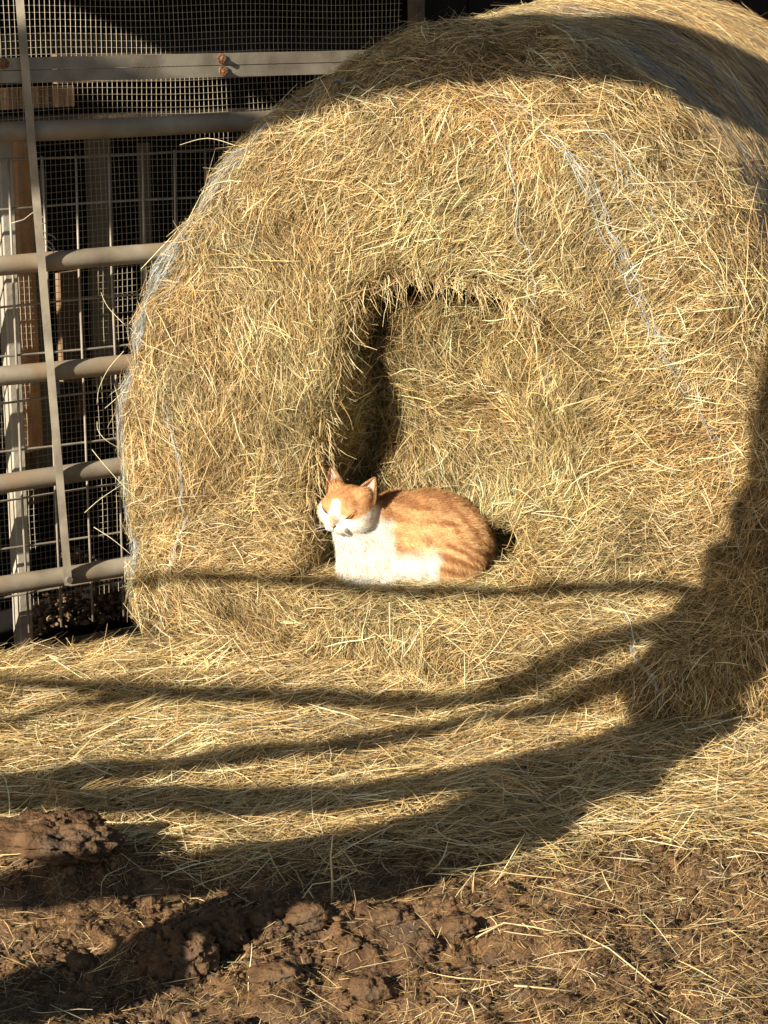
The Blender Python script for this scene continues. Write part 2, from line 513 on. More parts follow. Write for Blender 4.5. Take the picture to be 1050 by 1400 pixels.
# lit boards and post standing inside
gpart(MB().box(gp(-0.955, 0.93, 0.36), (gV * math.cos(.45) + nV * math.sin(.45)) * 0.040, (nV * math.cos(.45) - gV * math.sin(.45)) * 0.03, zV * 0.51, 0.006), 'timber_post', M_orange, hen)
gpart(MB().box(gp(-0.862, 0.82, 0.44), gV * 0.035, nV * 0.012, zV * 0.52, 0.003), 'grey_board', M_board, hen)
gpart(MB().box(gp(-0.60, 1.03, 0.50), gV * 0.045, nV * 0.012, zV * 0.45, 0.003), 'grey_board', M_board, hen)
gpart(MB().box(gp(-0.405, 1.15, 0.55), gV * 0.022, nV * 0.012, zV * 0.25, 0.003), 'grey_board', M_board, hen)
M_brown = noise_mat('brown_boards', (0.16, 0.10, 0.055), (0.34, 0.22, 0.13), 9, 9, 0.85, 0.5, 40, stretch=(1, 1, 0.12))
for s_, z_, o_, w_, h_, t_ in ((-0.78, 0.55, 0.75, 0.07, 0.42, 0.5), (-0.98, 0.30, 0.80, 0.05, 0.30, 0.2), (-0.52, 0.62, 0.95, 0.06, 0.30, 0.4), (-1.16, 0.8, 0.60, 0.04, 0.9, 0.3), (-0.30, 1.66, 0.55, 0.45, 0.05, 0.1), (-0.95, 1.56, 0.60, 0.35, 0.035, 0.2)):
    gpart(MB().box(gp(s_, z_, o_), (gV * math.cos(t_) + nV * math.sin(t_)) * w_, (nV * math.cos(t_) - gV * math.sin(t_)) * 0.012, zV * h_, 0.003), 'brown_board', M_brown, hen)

# droppings and litter on the sill
def lumps(name, pts, sizes, mat, label=None, cat=None, parent=None, kind='stuff', rough=0.55, sub=1):
    import bmesh
    bm = bmesh.new(); bmesh.ops.create_icosphere(bm, subdivisions=sub, radius=1.0)
    bv = np.array([v.co[:] for v in bm.verts]); bf = np.array([[v.index for v in f.verts] for f in bm.faces]); bm.free()
    V, F, b = [], [], 0
    for p, s_ in zip(pts, sizes):
        sd = rng.random(3) * 40
        rr = 1 + rough * fbm(bv[:, 0] * 1.6 + sd[0], bv[:, 1] * 1.6 + sd[1], bv[:, 2] * 1.6 + sd[2], 3, 0.6) * 2
        sc = rng.uniform(0.6, 1.25, 3); sc[2] *= 0.75
        a = rng.random() * 6.28
        q = bv * rr[:, None] * sc * s_
        q = np.stack([q[:, 0] * math.cos(a) - q[:, 1] * math.sin(a), q[:, 0] * math.sin(a) + q[:, 1] * math.cos(a), q[:, 2]], -1) + p
        V.append(q); F.append(bf + b); b += len(q)
    return obj(name, np_mesh(name, np.concatenate(V), np.concatenate(F)), mat, parent, kind=kind, label=label, cat=cat)

M_litter = noise_mat('dry_litter', (0.12, 0.08, 0.045), (0.30, 0.21, 0.12), 30, 8, 0.9, 0.6, 90)
n = 900
ss_ = rng.uniform(-1.02, -0.55, n); oo = rng.uniform(0.27, 0.42, n)
hh = -0.20 + rng.random(n) ** 1.2 * 0.13 * (1 + np.sin(ss_ * 14))
pp = GP[None] + g[None] * ss_[:, None] + gn[None] * oo[:, None] + EZ[None] * hh[:, None]
lumps('litter_heap', pp, rng.uniform(0.005, 0.014, n), M_litter, label='crumbly brown litter heap along the foot of the shed mesh', cat='litter')

# black rubber tub behind the mesh
tub = MB()
tc_ = gp(-0.80, 0.42, 0.62)
prof = [(0.10, 0.0), (0.125, 0.06), (0.14, 0.14), (0.148, 0.15), (0.135, 0.15), (0.12, 0.05)]
nn = 20
for r_, z_ in prof:
    for k in range(nn):
        a = 2 * math.pi * k / nn
        tub.V.append(tc_ + Vector((r_ * math.cos(a), r_ * math.sin(a), z_)))
for i in range(len(prof) - 1):
    for k in range(nn):
        k2 = (k + 1) % nn
        tub.F.append((i * nn + k, i * nn + k2, (i + 1) * nn + k2, (i + 1) * nn + k))
tub.build('rubber_tub', M_rubber, None, True, label='black rubber tub on a shelf behind the mesh, left of the bale', cat='tub')
gpart(MB().box(gp(-0.80, 0.40, 0.62), gV * 0.25, nV * 0.16, zV * 0.012), 'shelf', M_dark, hen)

# twist of wire tying the panel to the brace
tw = MB()
c0 = gp(-1.045, 1.235, -0.02)
def rel(a, z, o=0.0): return c0 + gV * a + zV * z + nV * o
tw.tube([rel(-0.10, -0.012), rel(-0.06, -0.004), rel(-0.035, 0.012), rel(-0.02, 0.02), rel(-0.012, 0.004)], 0.0016, 6)
pts = []
for k in range(26):
    a = k / 25 * 4.2 * math.pi
    pts.append(rel(-0.018 + 0.024 * k / 25 + 0.010 * math.cos(a), 0.014 - 0.026 * k / 25 + 0.012 * math.sin(a), 0.006 * math.cos(a * 1.3)))
tw.tube(pts, 0.0016, 6)
for q in ((0.0, 0.035, 0.052), (-0.004, 0.03, 0.085), (-0.008, 0.034, 0.115)):
    tw.tube([rel(q[0], -0.006), rel(q[0] - 0.004, -0.03), rel(q[0] + 0.012, -0.03 - q[2] * 0.45), rel(q[1], -0.02 - q[2] * 0.75), rel(q[1] + 0.01, -0.02 - q[2])], 0.0018, 6)
tw.build('tie_wire', M_string, None, True, label='pale looped tie wire knotted beside the gate brace', cat='wire')
ca = bpy.data.meshes['tie_wire'].color_attributes.new(name='tint', type='BYTE_COLOR', domain='POINT')
ca.data.foreach_set('color', np.tile([0.5, 0.47, 0.38, 1.0], len(ca.data)).astype(np.float32))

# ------------------------------------------------------------ unseen tree and eave behind the camera to the left, shaped to throw shadow bands
# (the photograph shows the shade they cast)
CQ = np.array([-1.75, 2.75, 0.0]); _ca = R(15)
cr_ = np.array([math.cos(_ca), math.sin(_ca), 0.0]); cn_ = np.array([-cr_[1], cr_[0], 0.0])
def cp_(r_, z_, o_=0.0): return Vector(CQ + cr_ * r_ + cn_ * o_ + EZ * z_)
def smooth_line(pts, m=5):
    pts = np.array(pts, float); n_ = len(pts); out = []
    for i in range(n_ - 1):
        p0, p1, p2, p3 = pts[max(i - 1, 0)], pts[i], pts[i + 1], pts[min(i + 2, n_ - 1)]
        for k in range(m):
            t = k / m
            out.append(0.5 * (2 * p1 + (p2 - p0) * t + (2 * p0 - 5 * p1 + 4 * p2 - p3) * t * t + (3 * p1 - p0 - 3 * p2 + p3) * t ** 3))
    out.append(pts[-1]); return np.array(out)
tree = empty('shadow_caster_tree', cp_(0.15, 0), 'unseen bare leaning tree behind the viewer, shaped to cast shadow bands over ground and bale', 'tree')
M_bark = noise_mat('bark', (0.05, 0.035, 0.025), (0.14, 0.10, 0.07), 12, 9, 0.9, 0.8, 50, stretch=(1, 1, 0.3))
def limb(name, pts, o_=0.0):
    q = smooth_line(pts)
    q[:, 0] += 0.012 * np.sin(np.arange(len(q)) * 1.3 + len(pts)); q[:, 2] *= 1 + 0.12 * np.sin(np.arange(len(q)) * 1.9)
    mb = MB().tube([cp_(a, b, o_ + 0.02 * math.sin(i * .5)) for i, (a, b, c_) in enumerate(q)], [float(c_) for c_ in q[:, 2]], 12)
    gpart(mb, name, M_bark, tree, True)
for name, pts in CAST_LINES: limb(name, pts)
# eaves board out of view, added to shade the top of the bale
eav = empty('shadow_caster_eave', cp_(-0.5, 3.1), 'unseen weathered eave beam behind the viewer, set to shade the top of the bale', 'beam')
e0, e1, hh_ = EAVE
gpart(MB().box((cp_(*e0) + cp_(*e1)) / 2, (cp_(*e1) - cp_(*e0)) / 2, Vector(cn_) * 0.02, zV * hh_, 0.004), 'fascia_board', M_beam, eav)
for e in (-4.2, 3.6):
    t_ = (e - e0[0]) / (e1[0] - e0[0]); zt = e0[1] + (e1[1] - e0[1]) * t_
    gpart(MB().box(cp_(e, zt / 2), Vector(cr_) * 0.07, Vector(cn_) * 0.07, zV * (zt / 2 - hh_ - 0.003)), 'post', M_beam, eav)


# ------------------------------------------------------------ bale
def section(a):
    """outline point for polar angle a, unit radius -> (x, z)"""
    ca, sa = np.cos(a), np.sin(a)
    e_low = 2.0 / 5.0
    x = np.where(sa >= 0, RX * np.sign(ca) * np.abs(ca) ** (2 / np.where(ca < 0, 1.78, 2.40)), RX * np.sign(ca) * np.abs(ca) ** e_low)
    z = np.where(sa >= 0, RZT * np.abs(sa) ** (2 / np.where(ca < 0, 1.78, 2.40)), -RZB * np.abs(sa) ** e_low)
    x = x + 0.05 * (ca > 0) * np.abs(ca) + 0.07 * sstep(0.5, -0.6, sa) * (ca > 0) * np.abs(ca)
    return x, z

ZF = 0.285          # floor of the hollow
def niche(x, z):
    """depth of the hollow, metres into the bale"""
    j = 0.016 * fbm(x * 12, z * 12, 2.0, 3)
    x = x + j; z = z + 0.7 * j
    # left wall position by height, leaning in towards the top
    xl = np.interp(z, [0.25, 0.62, 0.79, 0.95, 1.15], [-0.41, -0.365, -0.335, -0.290, -0.21])
    top = np.interp(x, [-0.35, -0.24, -0.1, 0.2, 0.32, 0.6], [1.07, 1.165, 1.185, 1.175, 1.08, 0.87])
    left = sstep(-0.007, 0.007, x - xl)
    up = sstep(0.015, -0.02, z - top)
    # back wall: deepest at the left and low, easing out to the right
    back = 0.25 * (1 - sstep(-0.02, 0.52, x + 0.22 * (0.75 - z))) + 0.05 * (1 - sstep(0.3, 0.85, x))
    back = back * (0.38 + 0.62 * sstep(1.16, 0.70, z))
    fl = ZF + 0.05 * sstep(0.20, 0.55, x) + 0.20 * sstep(0.40, 0.9, x)
    back = back + 0.32 * sstep(0.072, 0.048, x - xl) * sstep(1.14, 1.0, z) + 0.30 * sstep(-0.125, -0.095, z - top) * sstep(0.33, 0.2, x)  # extra depth at left and top, cut to blacken the shade there
    d_floor = np.maximum(0.0, (z - fl)) * 9.0
    r = np.minimum(back, d_floor)
    r = r * left * up
    # pocket cut in to stand for the cat's shadow behind its rump
    r = r + 0.40 * sstep(1.2, 0.8, np.hypot((x - 0.115) / 0.085, (z - 0.405) / 0.062)) + 0.07 * np.exp(-((x + 0.885) / 0.028) ** 2) * sstep(0.30, 0.22, z)
    return r

def bale_point(r, a, dpt=None):
    """front face points at radius fraction r; dpt = extra depth for the side"""
    sx, sz = section(a)
    x = CX + sx * r
    z = ZC + sz * r
    sh = 0.13 + 0.20 * sstep(0.35, 1.0, np.sin(a))
    rt_ = sstep(0.3, 0.9, np.cos(a))
    sh = sh - 0.02 * rt_
    r0 = 0.80 + 0.08 * rt_ - 0.06 * sstep(0.35, 1.0, np.sin(a))
    lw_ = sstep(-0.15, -0.5, np.sin(a))
    sh = sh - 0.06 * lw_; r0 = r0 + (0.90 - r0) * lw_
    t = np.clip((r - r0) / (1 - r0), 0, 1)
    d = sh * (1 - np.sqrt(np.clip(1 - t * t, 0, 1)))
    d = d - 0.05 * (1 - r * r)                                  # the face bellies out
    if dpt is None:
        d = d + niche(x, z)
        # ledge below the hollow stands a little proud
        d = d - 0.075 * sstep(0.42, 0.20, z) * sstep(1.02, 0.8, np.abs(x - CX) / RX) * sstep(-0.1, 0.2, z + 0.05)
        d = d + 0.05 * sstep(0.35, 0.55, z) * sstep(0.75, 0.45, z) * sstep(-0.45, -0.6, x) * 0
    else:
        d = np.where(dpt > 0, sh + dpt, d)
        z = z + 0.075 * sstep(0.0, 0.7, dpt) * np.clip(np.sin(a), 0, 1) ** 2
    return x, z, d

def grid_mesh(P):
    nr, na = P.shape[:2]
    i = np.arange(nr - 1)[:, None] * na
    k = np.arange(na)[None]
    k2 = (k + 1) % na
    F = np.stack([i + k, i + k2, i + na + k2, i + na + k], -1)
    return F.reshape(-1, 4)

def grid_normals(P):
    du = np.gradient(P, axis=0)
    dv = np.roll(P, -1, 1) - np.roll(P, 1, 1)
    return unit(np.cross(dv, du))

NR, NA = 225, 490
rr = np.linspace(0.004, 1, NR)
aa = np.linspace(0, 2 * math.pi, NA, endpoint=False)
A, Rr = np.meshgrid(aa, rr)
x, z, d = bale_point(Rr, A)
nS = 90
dp = np.linspace(0, DEPTH, nS + 1)[1:]
A2, D2 = np.meshgrid(aa, dp)
x2, z2, d2 = bale_point(np.ones_like(A2), A2, D2)
X = np.concatenate([x, x2]); Z = np.concatenate([z, z2]); D = np.concatenate([d, d2])
AA = np.concatenate([A, A2])
P = BALE_C + X[..., None] * EX + D[..., None] * EY + Z[..., None] * EZ
N = grid_normals(P)
if (N[10, :, :] @ EY).mean() > 0: N = -N
front_w = np.concatenate([np.ones_like(x), np.zeros_like(x2)])
lump = 0.034 * fbm(P[..., 0] * 7, P[..., 1] * 7, P[..., 2] * 7, 3) * (0.35 + 0.65 * front_w) + 0.030 * fbm(P[..., 0] * 2.4, P[..., 1] * 2.4, P[..., 2] * 2.4, 2)
lump = lump + 0.013 * front_w * fbm(P[..., 0] * 19 + 3, P[..., 1] * 19, P[..., 2] * 19, 2) + 0.006 * fbm(P[..., 0] * 30, P[..., 1] * 30, P[..., 2] * 30, 2)
P = P + N * lump[..., None]
P[..., 2] = np.maximum(P[..., 2], -0.05)
N = grid_normals(P)
if (N[10, :, :] @ EY).mean() > 0: N = -N
GF = grid_mesh(P)

bale = empty('round_hay_bale', (float(BALE_C[0] + EY[0] * .6), float(BALE_C[1] + EY[1] * .6), 0.0),
             'large golden round hay bale with a deep hollow eaten into its face', 'hay bale')
def bpart(name, me, mat, kind=None, label=None):
    o = obj(name, me, mat, bale, kind=kind, label=label)
    o.matrix_parent_inverse = Matrix.Translation(bale.location).inverted()
    return o
bpart('hay_core', np_mesh('hay_core', P.reshape(-1, 3), GF, smooth=True), M_core)
# rear end of the bale
rv = P[-1]
cv = rv.mean(0) + EY * 0.03
V = np.concatenate([rv, cv[None]])
k = np.arange(NA)
bpart('hay_back', np_mesh('hay_back', V, np.stack([k, (k + 1) % NA, np.full(NA, NA)], -1)), M_core)

# --- sampling of the grid surface
def quad_area(P):
    a = np.roll(P[:-1], -1, 1) - P[:-1]
    b = P[1:] - P[:-1]
    return np.linalg.norm(np.cross(a, b), axis=-1)
AREA = quad_area(P)
CAMP = np.array([0, 0, 1.95])
QC = P[:-1]
QN = N[:-1]
facing = ((CAMP - QC) * QN).sum(-1) / np.linalg.norm(CAMP - QC, axis=-1)

def sample_bale(n, weight):
    w = (AREA * weight).ravel(); w = w / w.sum()
    idx = rng.choice(len(w), n, p=w)
    i, j = np.unravel_index(idx, AREA.shape)
    u, v = rng.random(n)[:, None], rng.random(n)[:, None]
    j2 = (j + 1) % NA
    p = P[i, j] * (1 - u) * (1 - v) + P[i, j2] * u * (1 - v) + P[i + 1, j] * (1 - u) * v + P[i + 1, j2] * u * v
    nrm = unit(N[i, j] * (1 - v) + N[i + 1, j] * v)
    return p, nrm, i, j

def blade_dir(p, nrm, i, j, spread):
    """direction of the strands: swirling swathes on the face, wound round on the side"""
    t1 = unit(EX[None] - nrm * (nrm @ EX)[:, None])
    t2 = np.cross(nrm, t1)
    xx = (p - BALE_C) @ EX; zz = p[:, 2]
    th = fbm(p[:, 0] * 2.6, p[:, 1] * 2.6, zz * 2.6, 2) * 3.2 + 0.9
    # drape over the left lip of the hollow
    w = np.exp(-((xx + 0.48) / 0.14) ** 2) * sstep(0.5, 0.7, zz) * sstep(1.35, 1.1, zz)
    th = th * (1 - w) + (-1.35 if False else 1.85) * w
    # lie along the ledge
    w = sstep(0.42, 0.30, zz) * sstep(0.22, 0.29, zz) * (np.abs(xx) < 0.8)
    th = th * (1 - w) + 0.05 * w
    T = t1 * np.cos(th)[:, None] + t2 * np.sin(th)[:, None]
    # winding direction: around the axis
    wind = np.cross(np.broadcast_to(EY, nrm.shape), nrm)
    wind = np.where(np.linalg.norm(wind, axis=1, keepdims=True) > 0.2, unit(wind), t1)
    rim = np.where(i >= NR - 1, 1.0, sstep(0.80, 0.95, rr[np.minimum(i, NR - 1)] + 0.04 * (p[:, 2] > 1.3)))
    sgn = np.where((T * wind).sum(1) < 0, -1, 1)
    T = unit(T * (1 - rim[:, None]) + wind * (sgn * rim)[:, None] + 1e-5)
    a = rng.normal(0, 1, len(p)) * spread
    B = np.cross(nrm, T)
    T = T * np.cos(a)[:, None] + B * np.sin(a)[:, None]
    return unit(T), rim

isfront = (np.arange(NR + nS - 1) < NR - 1)[:, None]
vis = (facing > -0.12)
# fine under-layer, then main blades, then long stray ones
parts = []
def add_face(n, L0, L1, W0, W1, spread, lift, h0, weights, bright=1.0, bend=0.25, sel=isfront, nseg=3, lat=True):
    p, nr_, i, j = sample_bale(n, vis * sel * 1.0)
    T, rim = blade_dir(p, nr_, i, j, spread)
    L = rng.uniform(0, 1, n) ** 1.6 * (L1 - L0) + L0
    W = W0 + (W1 - W0) * rng.random(n) ** 1.8
    cl = 0.50 + 0.62 * vnoise(p[:, 0] * 11, p[:, 1] * 11, p[:, 2] * 11) + 0.36 * vnoise(p[:, 0] * 4, p[:, 1] * 4 + 7, p[:, 2] * 4)
    col = hay_colors(n, weights, bright, cl)
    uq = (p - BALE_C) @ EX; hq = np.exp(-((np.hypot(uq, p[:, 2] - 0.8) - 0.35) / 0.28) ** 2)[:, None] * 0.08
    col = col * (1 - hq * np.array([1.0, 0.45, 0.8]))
    gq = vnoise(p[:, 0] * 5 + 9, p[:, 1] * 5, p[:, 2] * 5) - 0.5
    col = col * np.stack([1 + 0.16 * gq, 1 + 0.02 * gq, 1 - 0.10 * gq], -1)
    hh = rng.uniform(h0[0], h0[1], n)
    li = rng.normal(lift[0], lift[1], n)
    p = p - T * (L * 0.5)[:, None]
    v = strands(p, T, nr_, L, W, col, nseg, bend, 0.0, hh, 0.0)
    # tilt: lift one end
    V = v[0].reshape(n, nseg + 1, 2, 3)
    s_ = (np.arange(nseg + 1) / nseg)[None, :, None, None] - 0.5
    V += (nr_ * (li * L)[:, None])[:, None, None, :] * s_
    return (V.reshape(-1, 3), v[1], v[2])
WF = [3.0, 2.6, 2.2, 2.4, 2.4, 1.8, 1.4]
parts.append(add_face(95000, 0.012, 0.05, 0.0006, 0.0012, 1.3, (0, 0.4), (-0.006, 0.010), [1, 2, 0.5, 3, 3, 2.8, 3], 0.62, 0.4, nseg=1))  # under-layer darkened to paint shade into the gaps
parts.append(add_face(165000, 0.016, 0.085, 0.0004, 0.0012, 0.50, (0, 0.24), (-0.002, 0.022), WF, 1.0, 0.24, nseg=2))
parts.append(add_face(6500, 0.06, 0.20, 0.0005, 0.0014, 0.70, (0, 0.14), (0.010, 0.034), [4, 2, 5, 1.5, 0.5, 0.6, 0.2], 1.12, 0.18, nseg=4))
parts.append(add_face(12000, 0.02, 0.06, 0.0006, 0.0013, 1.2, (0.6, 0.4), (0.006, 0.02), [4, 2, 3, 2, 1, 0.6, 0.2], 1.05, 0.5, nseg=2))
parts.append(add_face(11000, 0.005, 0.016, 0.0012, 0.0030, 1.5, (0, 0.7), (0.002, 0.020), [1, 2, 0.6, 3, 3, 3, 2], 0.9, 0.5, nseg=1))
# tufts hanging and sticking out round the mouth of the hollow
def mouth_tufts():
    m = 1500
    k = rng.random(m)
    edge = np.array([[-0.40, 0.42], [-0.37, 0.62], [-0.335, 0.79], [-0.295, 0.95], [-0.23, 1.13], [-0.1, 1.185], [0.06, 1.18], [0.2, 1.165], [0.30, 1.08]])
    t = k * (len(edge) - 1); i0 = np.minimum(t.astype(int), len(edge) - 2); fr = (t - i0)[:, None]
    e = edge[i0] * (1 - fr) + edge[i0 + 1] * fr
    e = e + rng.normal(0, 0.012, e.shape)
    p = BALE_C + EX * e[:, :1] + EY * (rng.uniform(-0.055, 0.03, m))[:, None] + EZ * e[:, 1:]
    T = unit(EX * rng.normal(0.25, 0.45, m)[:, None] + EZ * rng.normal(-0.8, 0.55, m)[:, None] - EY * rng.normal(0.1, 0.3, m)[:, None])
    L = 0.02 + 0.09 * rng.random(m) ** 2
    return strands(p - T * 0.015, T, np.tile(-EY, (m, 1)), L, rng.uniform(0.0006, 0.0013, m), hay_colors(m, [3, 2, 4, 2, 1, 1, 0.3], 1.05), 4, 0.3, droop=0.15)
parts.append(mouth_tufts())
v, f, c = cat_strands(parts)
bpart('loose_hay_face', np_mesh('loose_hay_face', v, f, c), M_hay, 'stuff')
side = ~isfront
parts = [add_face(50000, 0.02, 0.10, 0.0005, 0.0012, 0.55, (0, 0.12), (-0.002, 0.010), [2, 3, 1, 1.5, 1, 2.4, 1.2], 0.92, 0.2, side, nseg=1),
         add_face(42000, 0.05, 0.22, 0.0005, 0.0011, 0.20, (0, 0.035), (0.002, 0.014), [3, 3, 3, 1.0, 0.5, 2, 0.5], 1.0, 0.10, side, nseg=3),
         add_face(3000, 0.02, 0.07, 0.0006, 0.0011, 0.9, (0.5, 0.3), (0.006, 0.014), [3, 3, 3, 1.0, 0.5, 1, 0.3], 1.1, 0.4, side)]
v, f, c = cat_strands(parts)
bpart('wound_hay_side', np_mesh('wound_hay_side', v, f, c), M_hay, 'stuff')

stray = [[(-1.13, .672, .02), (-1.10, .655, -.02), (-1.065, .630, -.03), (-1.03, .60, 0)],
         [(-1.11, .60, -.04), (-1.06, .56, -.05), (-0.98, .50, -.06), (-0.90, .44, -.05)],
         [(-1.13, .41, -.06), (-1.08, .455, -.05), (-1.02, .50, -.02)],
         [(-1.12, .36, -.03), (-1.05, .335, -.04), (-0.98, .30, -.05)],
         [(-1.00, .90, -.02), (-1.04, .85, -.04), (-1.07, .79, -.05), (-1.08, .74, -.05)],
         [(-0.98, .98, -.04), (-1.03, 1.03, -.05), (-1.06, 1.07, -.04)],
         [(-0.62, 1.50, .0), (-0.70, 1.52, -.02), (-0.78, 1.50, -.04)]]
mb = MB()
for st_ in stray:
    pts = smooth_line([(a_, b_, c_) for a_, b_, c_ in st_], 4)
    mb.tube([Vector(BALE_C + EX * a_ + EZ * b_ + EY * c_) for a_, b_, c_ in pts], [0.0010 * (1 - 0.5 * k / len(pts)) for k in range(len(pts))], 5)
o = mb.build('stray_straw', M_hay, bale, True)
o.matrix_parent_inverse = Matrix.Translation(bale.location).inverted(); o['kind'] = 'stuff'
ca = o.data.color_attributes.new(name='tint', type='BYTE_COLOR', domain='POINT')
ca.data.foreach_set('color', np.tile([0.80, 0.72, 0.46, 1.0], len(ca.data)).astype(np.float32))

# --- net wrap: fine threads wound round the side, gathered cords at the rim and torn ones on the face
def surf(r, a, dpt=0.0):
    """interpolated displaced surface point; r in 0..1 front, dpt>0 side"""
    row = np.where(dpt > 0, NR - 1 + dpt / DEPTH * nS, r * (NR - 1))
    colm = (a % (2 * math.pi)) / (2 * math.pi) * NA
    i0 = np.clip(np.floor(row).astype(int), 0, P.shape[0] - 2); fr = np.clip(row - i0, 0, 1)[..., None]
    j0 = np.floor(colm).astype(int) % NA; fc = (colm - np.floor(colm))[..., None]; j1 = (j0 + 1) % NA
    def q(G): return (G[i0, j0] * (1 - fr) * (1 - fc) + G[i0 + 1, j0] * fr * (1 - fc) + G[i0, j1] * (1 - fr) * fc + G[i0 + 1, j1] * fr * fc)
    return q(P), unit(q(N))

def polyribbon(pts, nrm, w, col):
    """pts (n,k,3)"""
    n, k = pts.shape[:2]
    t = unit(np.gradient(pts, axis=1))
    b = unit(np.cross(nrm, t))
    V = np.stack([pts - b * w[:, None, None], pts + b * w[:, None, None]], 2).reshape(-1, 3)
    base = (np.arange(n) * 2 * k)[:, None, None]
    q = np.array([[2 * i, 2 * i + 1, 2 * i + 3, 2 * i + 2] for i in range(k - 1)])[None]
    return V, (base + q).reshape(-1, 4), np.repeat(col, 2 * k, 0)

NETC = np.array([[0.48, 0.50, 0.48], [0.60, 0.58, 0.50], [0.38, 0.44, 0.47], [0.25, 0.35, 0.43]])
parts = []
n = 420; K = 46
a0 = rng.uniform(-0.7, 2.9, n); span = rng.uniform(0.5, 1.6, n)
dd = rng.uniform(0.004, 0.97, n) ** 1.2 * DEPTH * 0.98
s_ = np.linspace(0, 1, K)[None]
a = a0[:, None] + span[:, None] * s_
dw = np.clip(dd[:, None] + 0.012 * np.sin(a * rng.uniform(4, 18, n)[:, None] + rng.random(n)[:, None] * 6) + 0.004 * np.sin(a * 70 + dd[:, None] * 90), 0.002, DEPTH * 0.99)
pt, nm = surf(np.ones_like(a), a, dw)
pt = pt + nm * (0.012 + 0.006 * vnoise(a * 20, dw * 40, 0))[..., None]
parts.append(polyribbon(pt, nm, rng.uniform(0.0003, 0.0006, n), NETC[rng.choice(3, n)] * rng.uniform(0.7, 1.1, (n, 1))))
def cord(r_of, a_of, d_of, n, spreadr, wob, w=(0.0004, 0.0009), cols=(0, 1, 2, 3), K=50, hgt=(0.006, 0.02)):
    s_ = np.linspace(0, 1, K)[None]
    lo = rng.uniform(0, 0.6, n)[:, None]; hi = np.minimum(1, lo + rng.uniform(0.2, 0.6, n)[:, None])
    s = lo + (hi - lo) * s_
    a = np.interp(s, np.linspace(0, 1, len(a_of)), a_of)
    r_ = np.interp(s, np.linspace(0, 1, len(r_of)), r_of)
    dd_ = np.interp(s, np.linspace(0, 1, len(d_of)), d_of)
    off = rng.normal(0, spreadr, n)[:, None] + wob * np.sin(s * rng.uniform(5, 30, n)[:, None] + rng.random(n)[:, None] * 6)
    r2 = np.clip(r_ + off, 0, 1); d2_ = np.where(dd_ > 0.001, np.clip(dd_ + off, 0.002, DEPTH * .99), 0)
    pt, nm = surf(r2, a, d2_)
    pt = pt + nm * (rng.uniform(hgt[0], hgt[1], n)[:, None] + 0.005 * np.sin(s * 50 + off * 300))[..., None]
    return polyribbon(pt, nm, rng.uniform(w[0], w[1], n), np.clip(NETC[rng.choice(cols, n)] * rng.uniform(0.75, 1.15, (n, 1)), 0, .8))
def polar(x, z):
    """local face x,z -> (r, a) of the outline parametrisation (numeric)"""
    sx, sz = section(aa)
    ang = math.atan2(z - ZC, x - CX)
    ao = np.arctan2(sz, sx)
    dif = np.abs((ao - ang + math.pi) % (2 * math.pi) - math.pi)
    k = int(dif.argmin())
    return math.hypot(x - CX, z - ZC) / math.hypot(sx[k], sz[k]), aa[k]
def path(pts):
    q = [polar(*p) for p in pts]
    r_ = [p[0] for p in q]; a_ = np.unwrap([p[1] for p in q])
    return np.array(r_), np.array(a_)
#                   right-hand torn edge of the net, over the shoulder and down the face
CORDS = [([(0.02, 1.66), (0.25, 1.60), (0.40, 1.48), (0.50, 1.33), (0.58, 1.18), (0.66, 1.02), (0.76, 0.86), (0.84, 0.70), (0.87, 0.50)], 15, 0.010),
         ([(-0.95, 0.92), (-0.90, 0.84), (-0.85, 0.72), (-0.81, 0.58), (-0.80, 0.40), (-0.82, 0.20), (-0.82, 0.05)], 8, 0.005),
         ([(-0.50, 1.55), (-0.35, 1.64), (-0.2, 1.67), (0.02, 1.66)], 9, 0.016),
         ([(0.35, 1.58), (0.52, 1.47), (0.64, 1.33), (0.74, 1.15)], 12, 0.020),
         ([(-0.93, 0.95), (-0.86, 1.12), (-0.74, 1.32), (-0.60, 1.48), (-0.42, 1.60)], 26, 0.022),
         ([(-1.0, 0.55), (-1.02, 0.35), (-1.0, 0.20), (-0.97, 0.04)], 22, 0.010),
         ([(0.15, 1.60), (0.26, 1.30), (0.30, 1.02), (0.33, 0.88)], 5, 0.008),
         ([(0.55, 0.36), (0.62, 0.24), (0.70, 0.16), (0.72, 0.06)], 9, 0.007)]
for pts, n, sp in CORDS:
    r_, a_ = path(pts)
    parts.append(cord(r_, a_, np.zeros(2), n, sp, 0.004, hgt=(0.008, 0.026), w=(0.0003, 0.0007)))
# cords on the right shoulder / side and down the left rim
parts.append(cord(np.ones(2), np.array([0.45, 1.9]), np.array([0.10, 0.16]), 30, 0.030, 0.006, w=(0.0003, 0.0007)))
parts.append(cord(np.ones(2), np.array([0.5, 1.7]), np.array([0.34, 0.42]), 24, 0.035, 0.006, w=(0.0003, 0.0007)))
parts.append(cord(np.array([0.955, 0.965, 0.97]), np.array([1.9, 3.1, 3.75]), np.zeros(2), 110, 0.014, 0.006, hgt=(0.012, 0.030), w=(0.0003, 0.0007), cols=(0, 1, 2, 3, 3)))
parts.append(cord(np.ones(2), np.array([1.5, 3.7]), np.array([0.02, 0.03]), 70, 0.012, 0.004, w=(0.0003, 0.0007)))
v, f, c = cat_strands(parts)
bpart('net_wrap', np_mesh('net_wrap', v, f, c), M_string, 'stuff', label='torn blue-white net wrap')

# ------------------------------------------------------------ hay strewn on the ground
def ground_normal(x, y):
    e = 0.01
    zx = (ground_z(x + e, y) - ground_z(x - e, y)) / (2 * e)
    zy = (ground_z(x, y + e) - ground_z(x, y - e)) / (2 * e)
    return unit(np.stack([-zx, -zy, np.ones_like(zx)], -1))

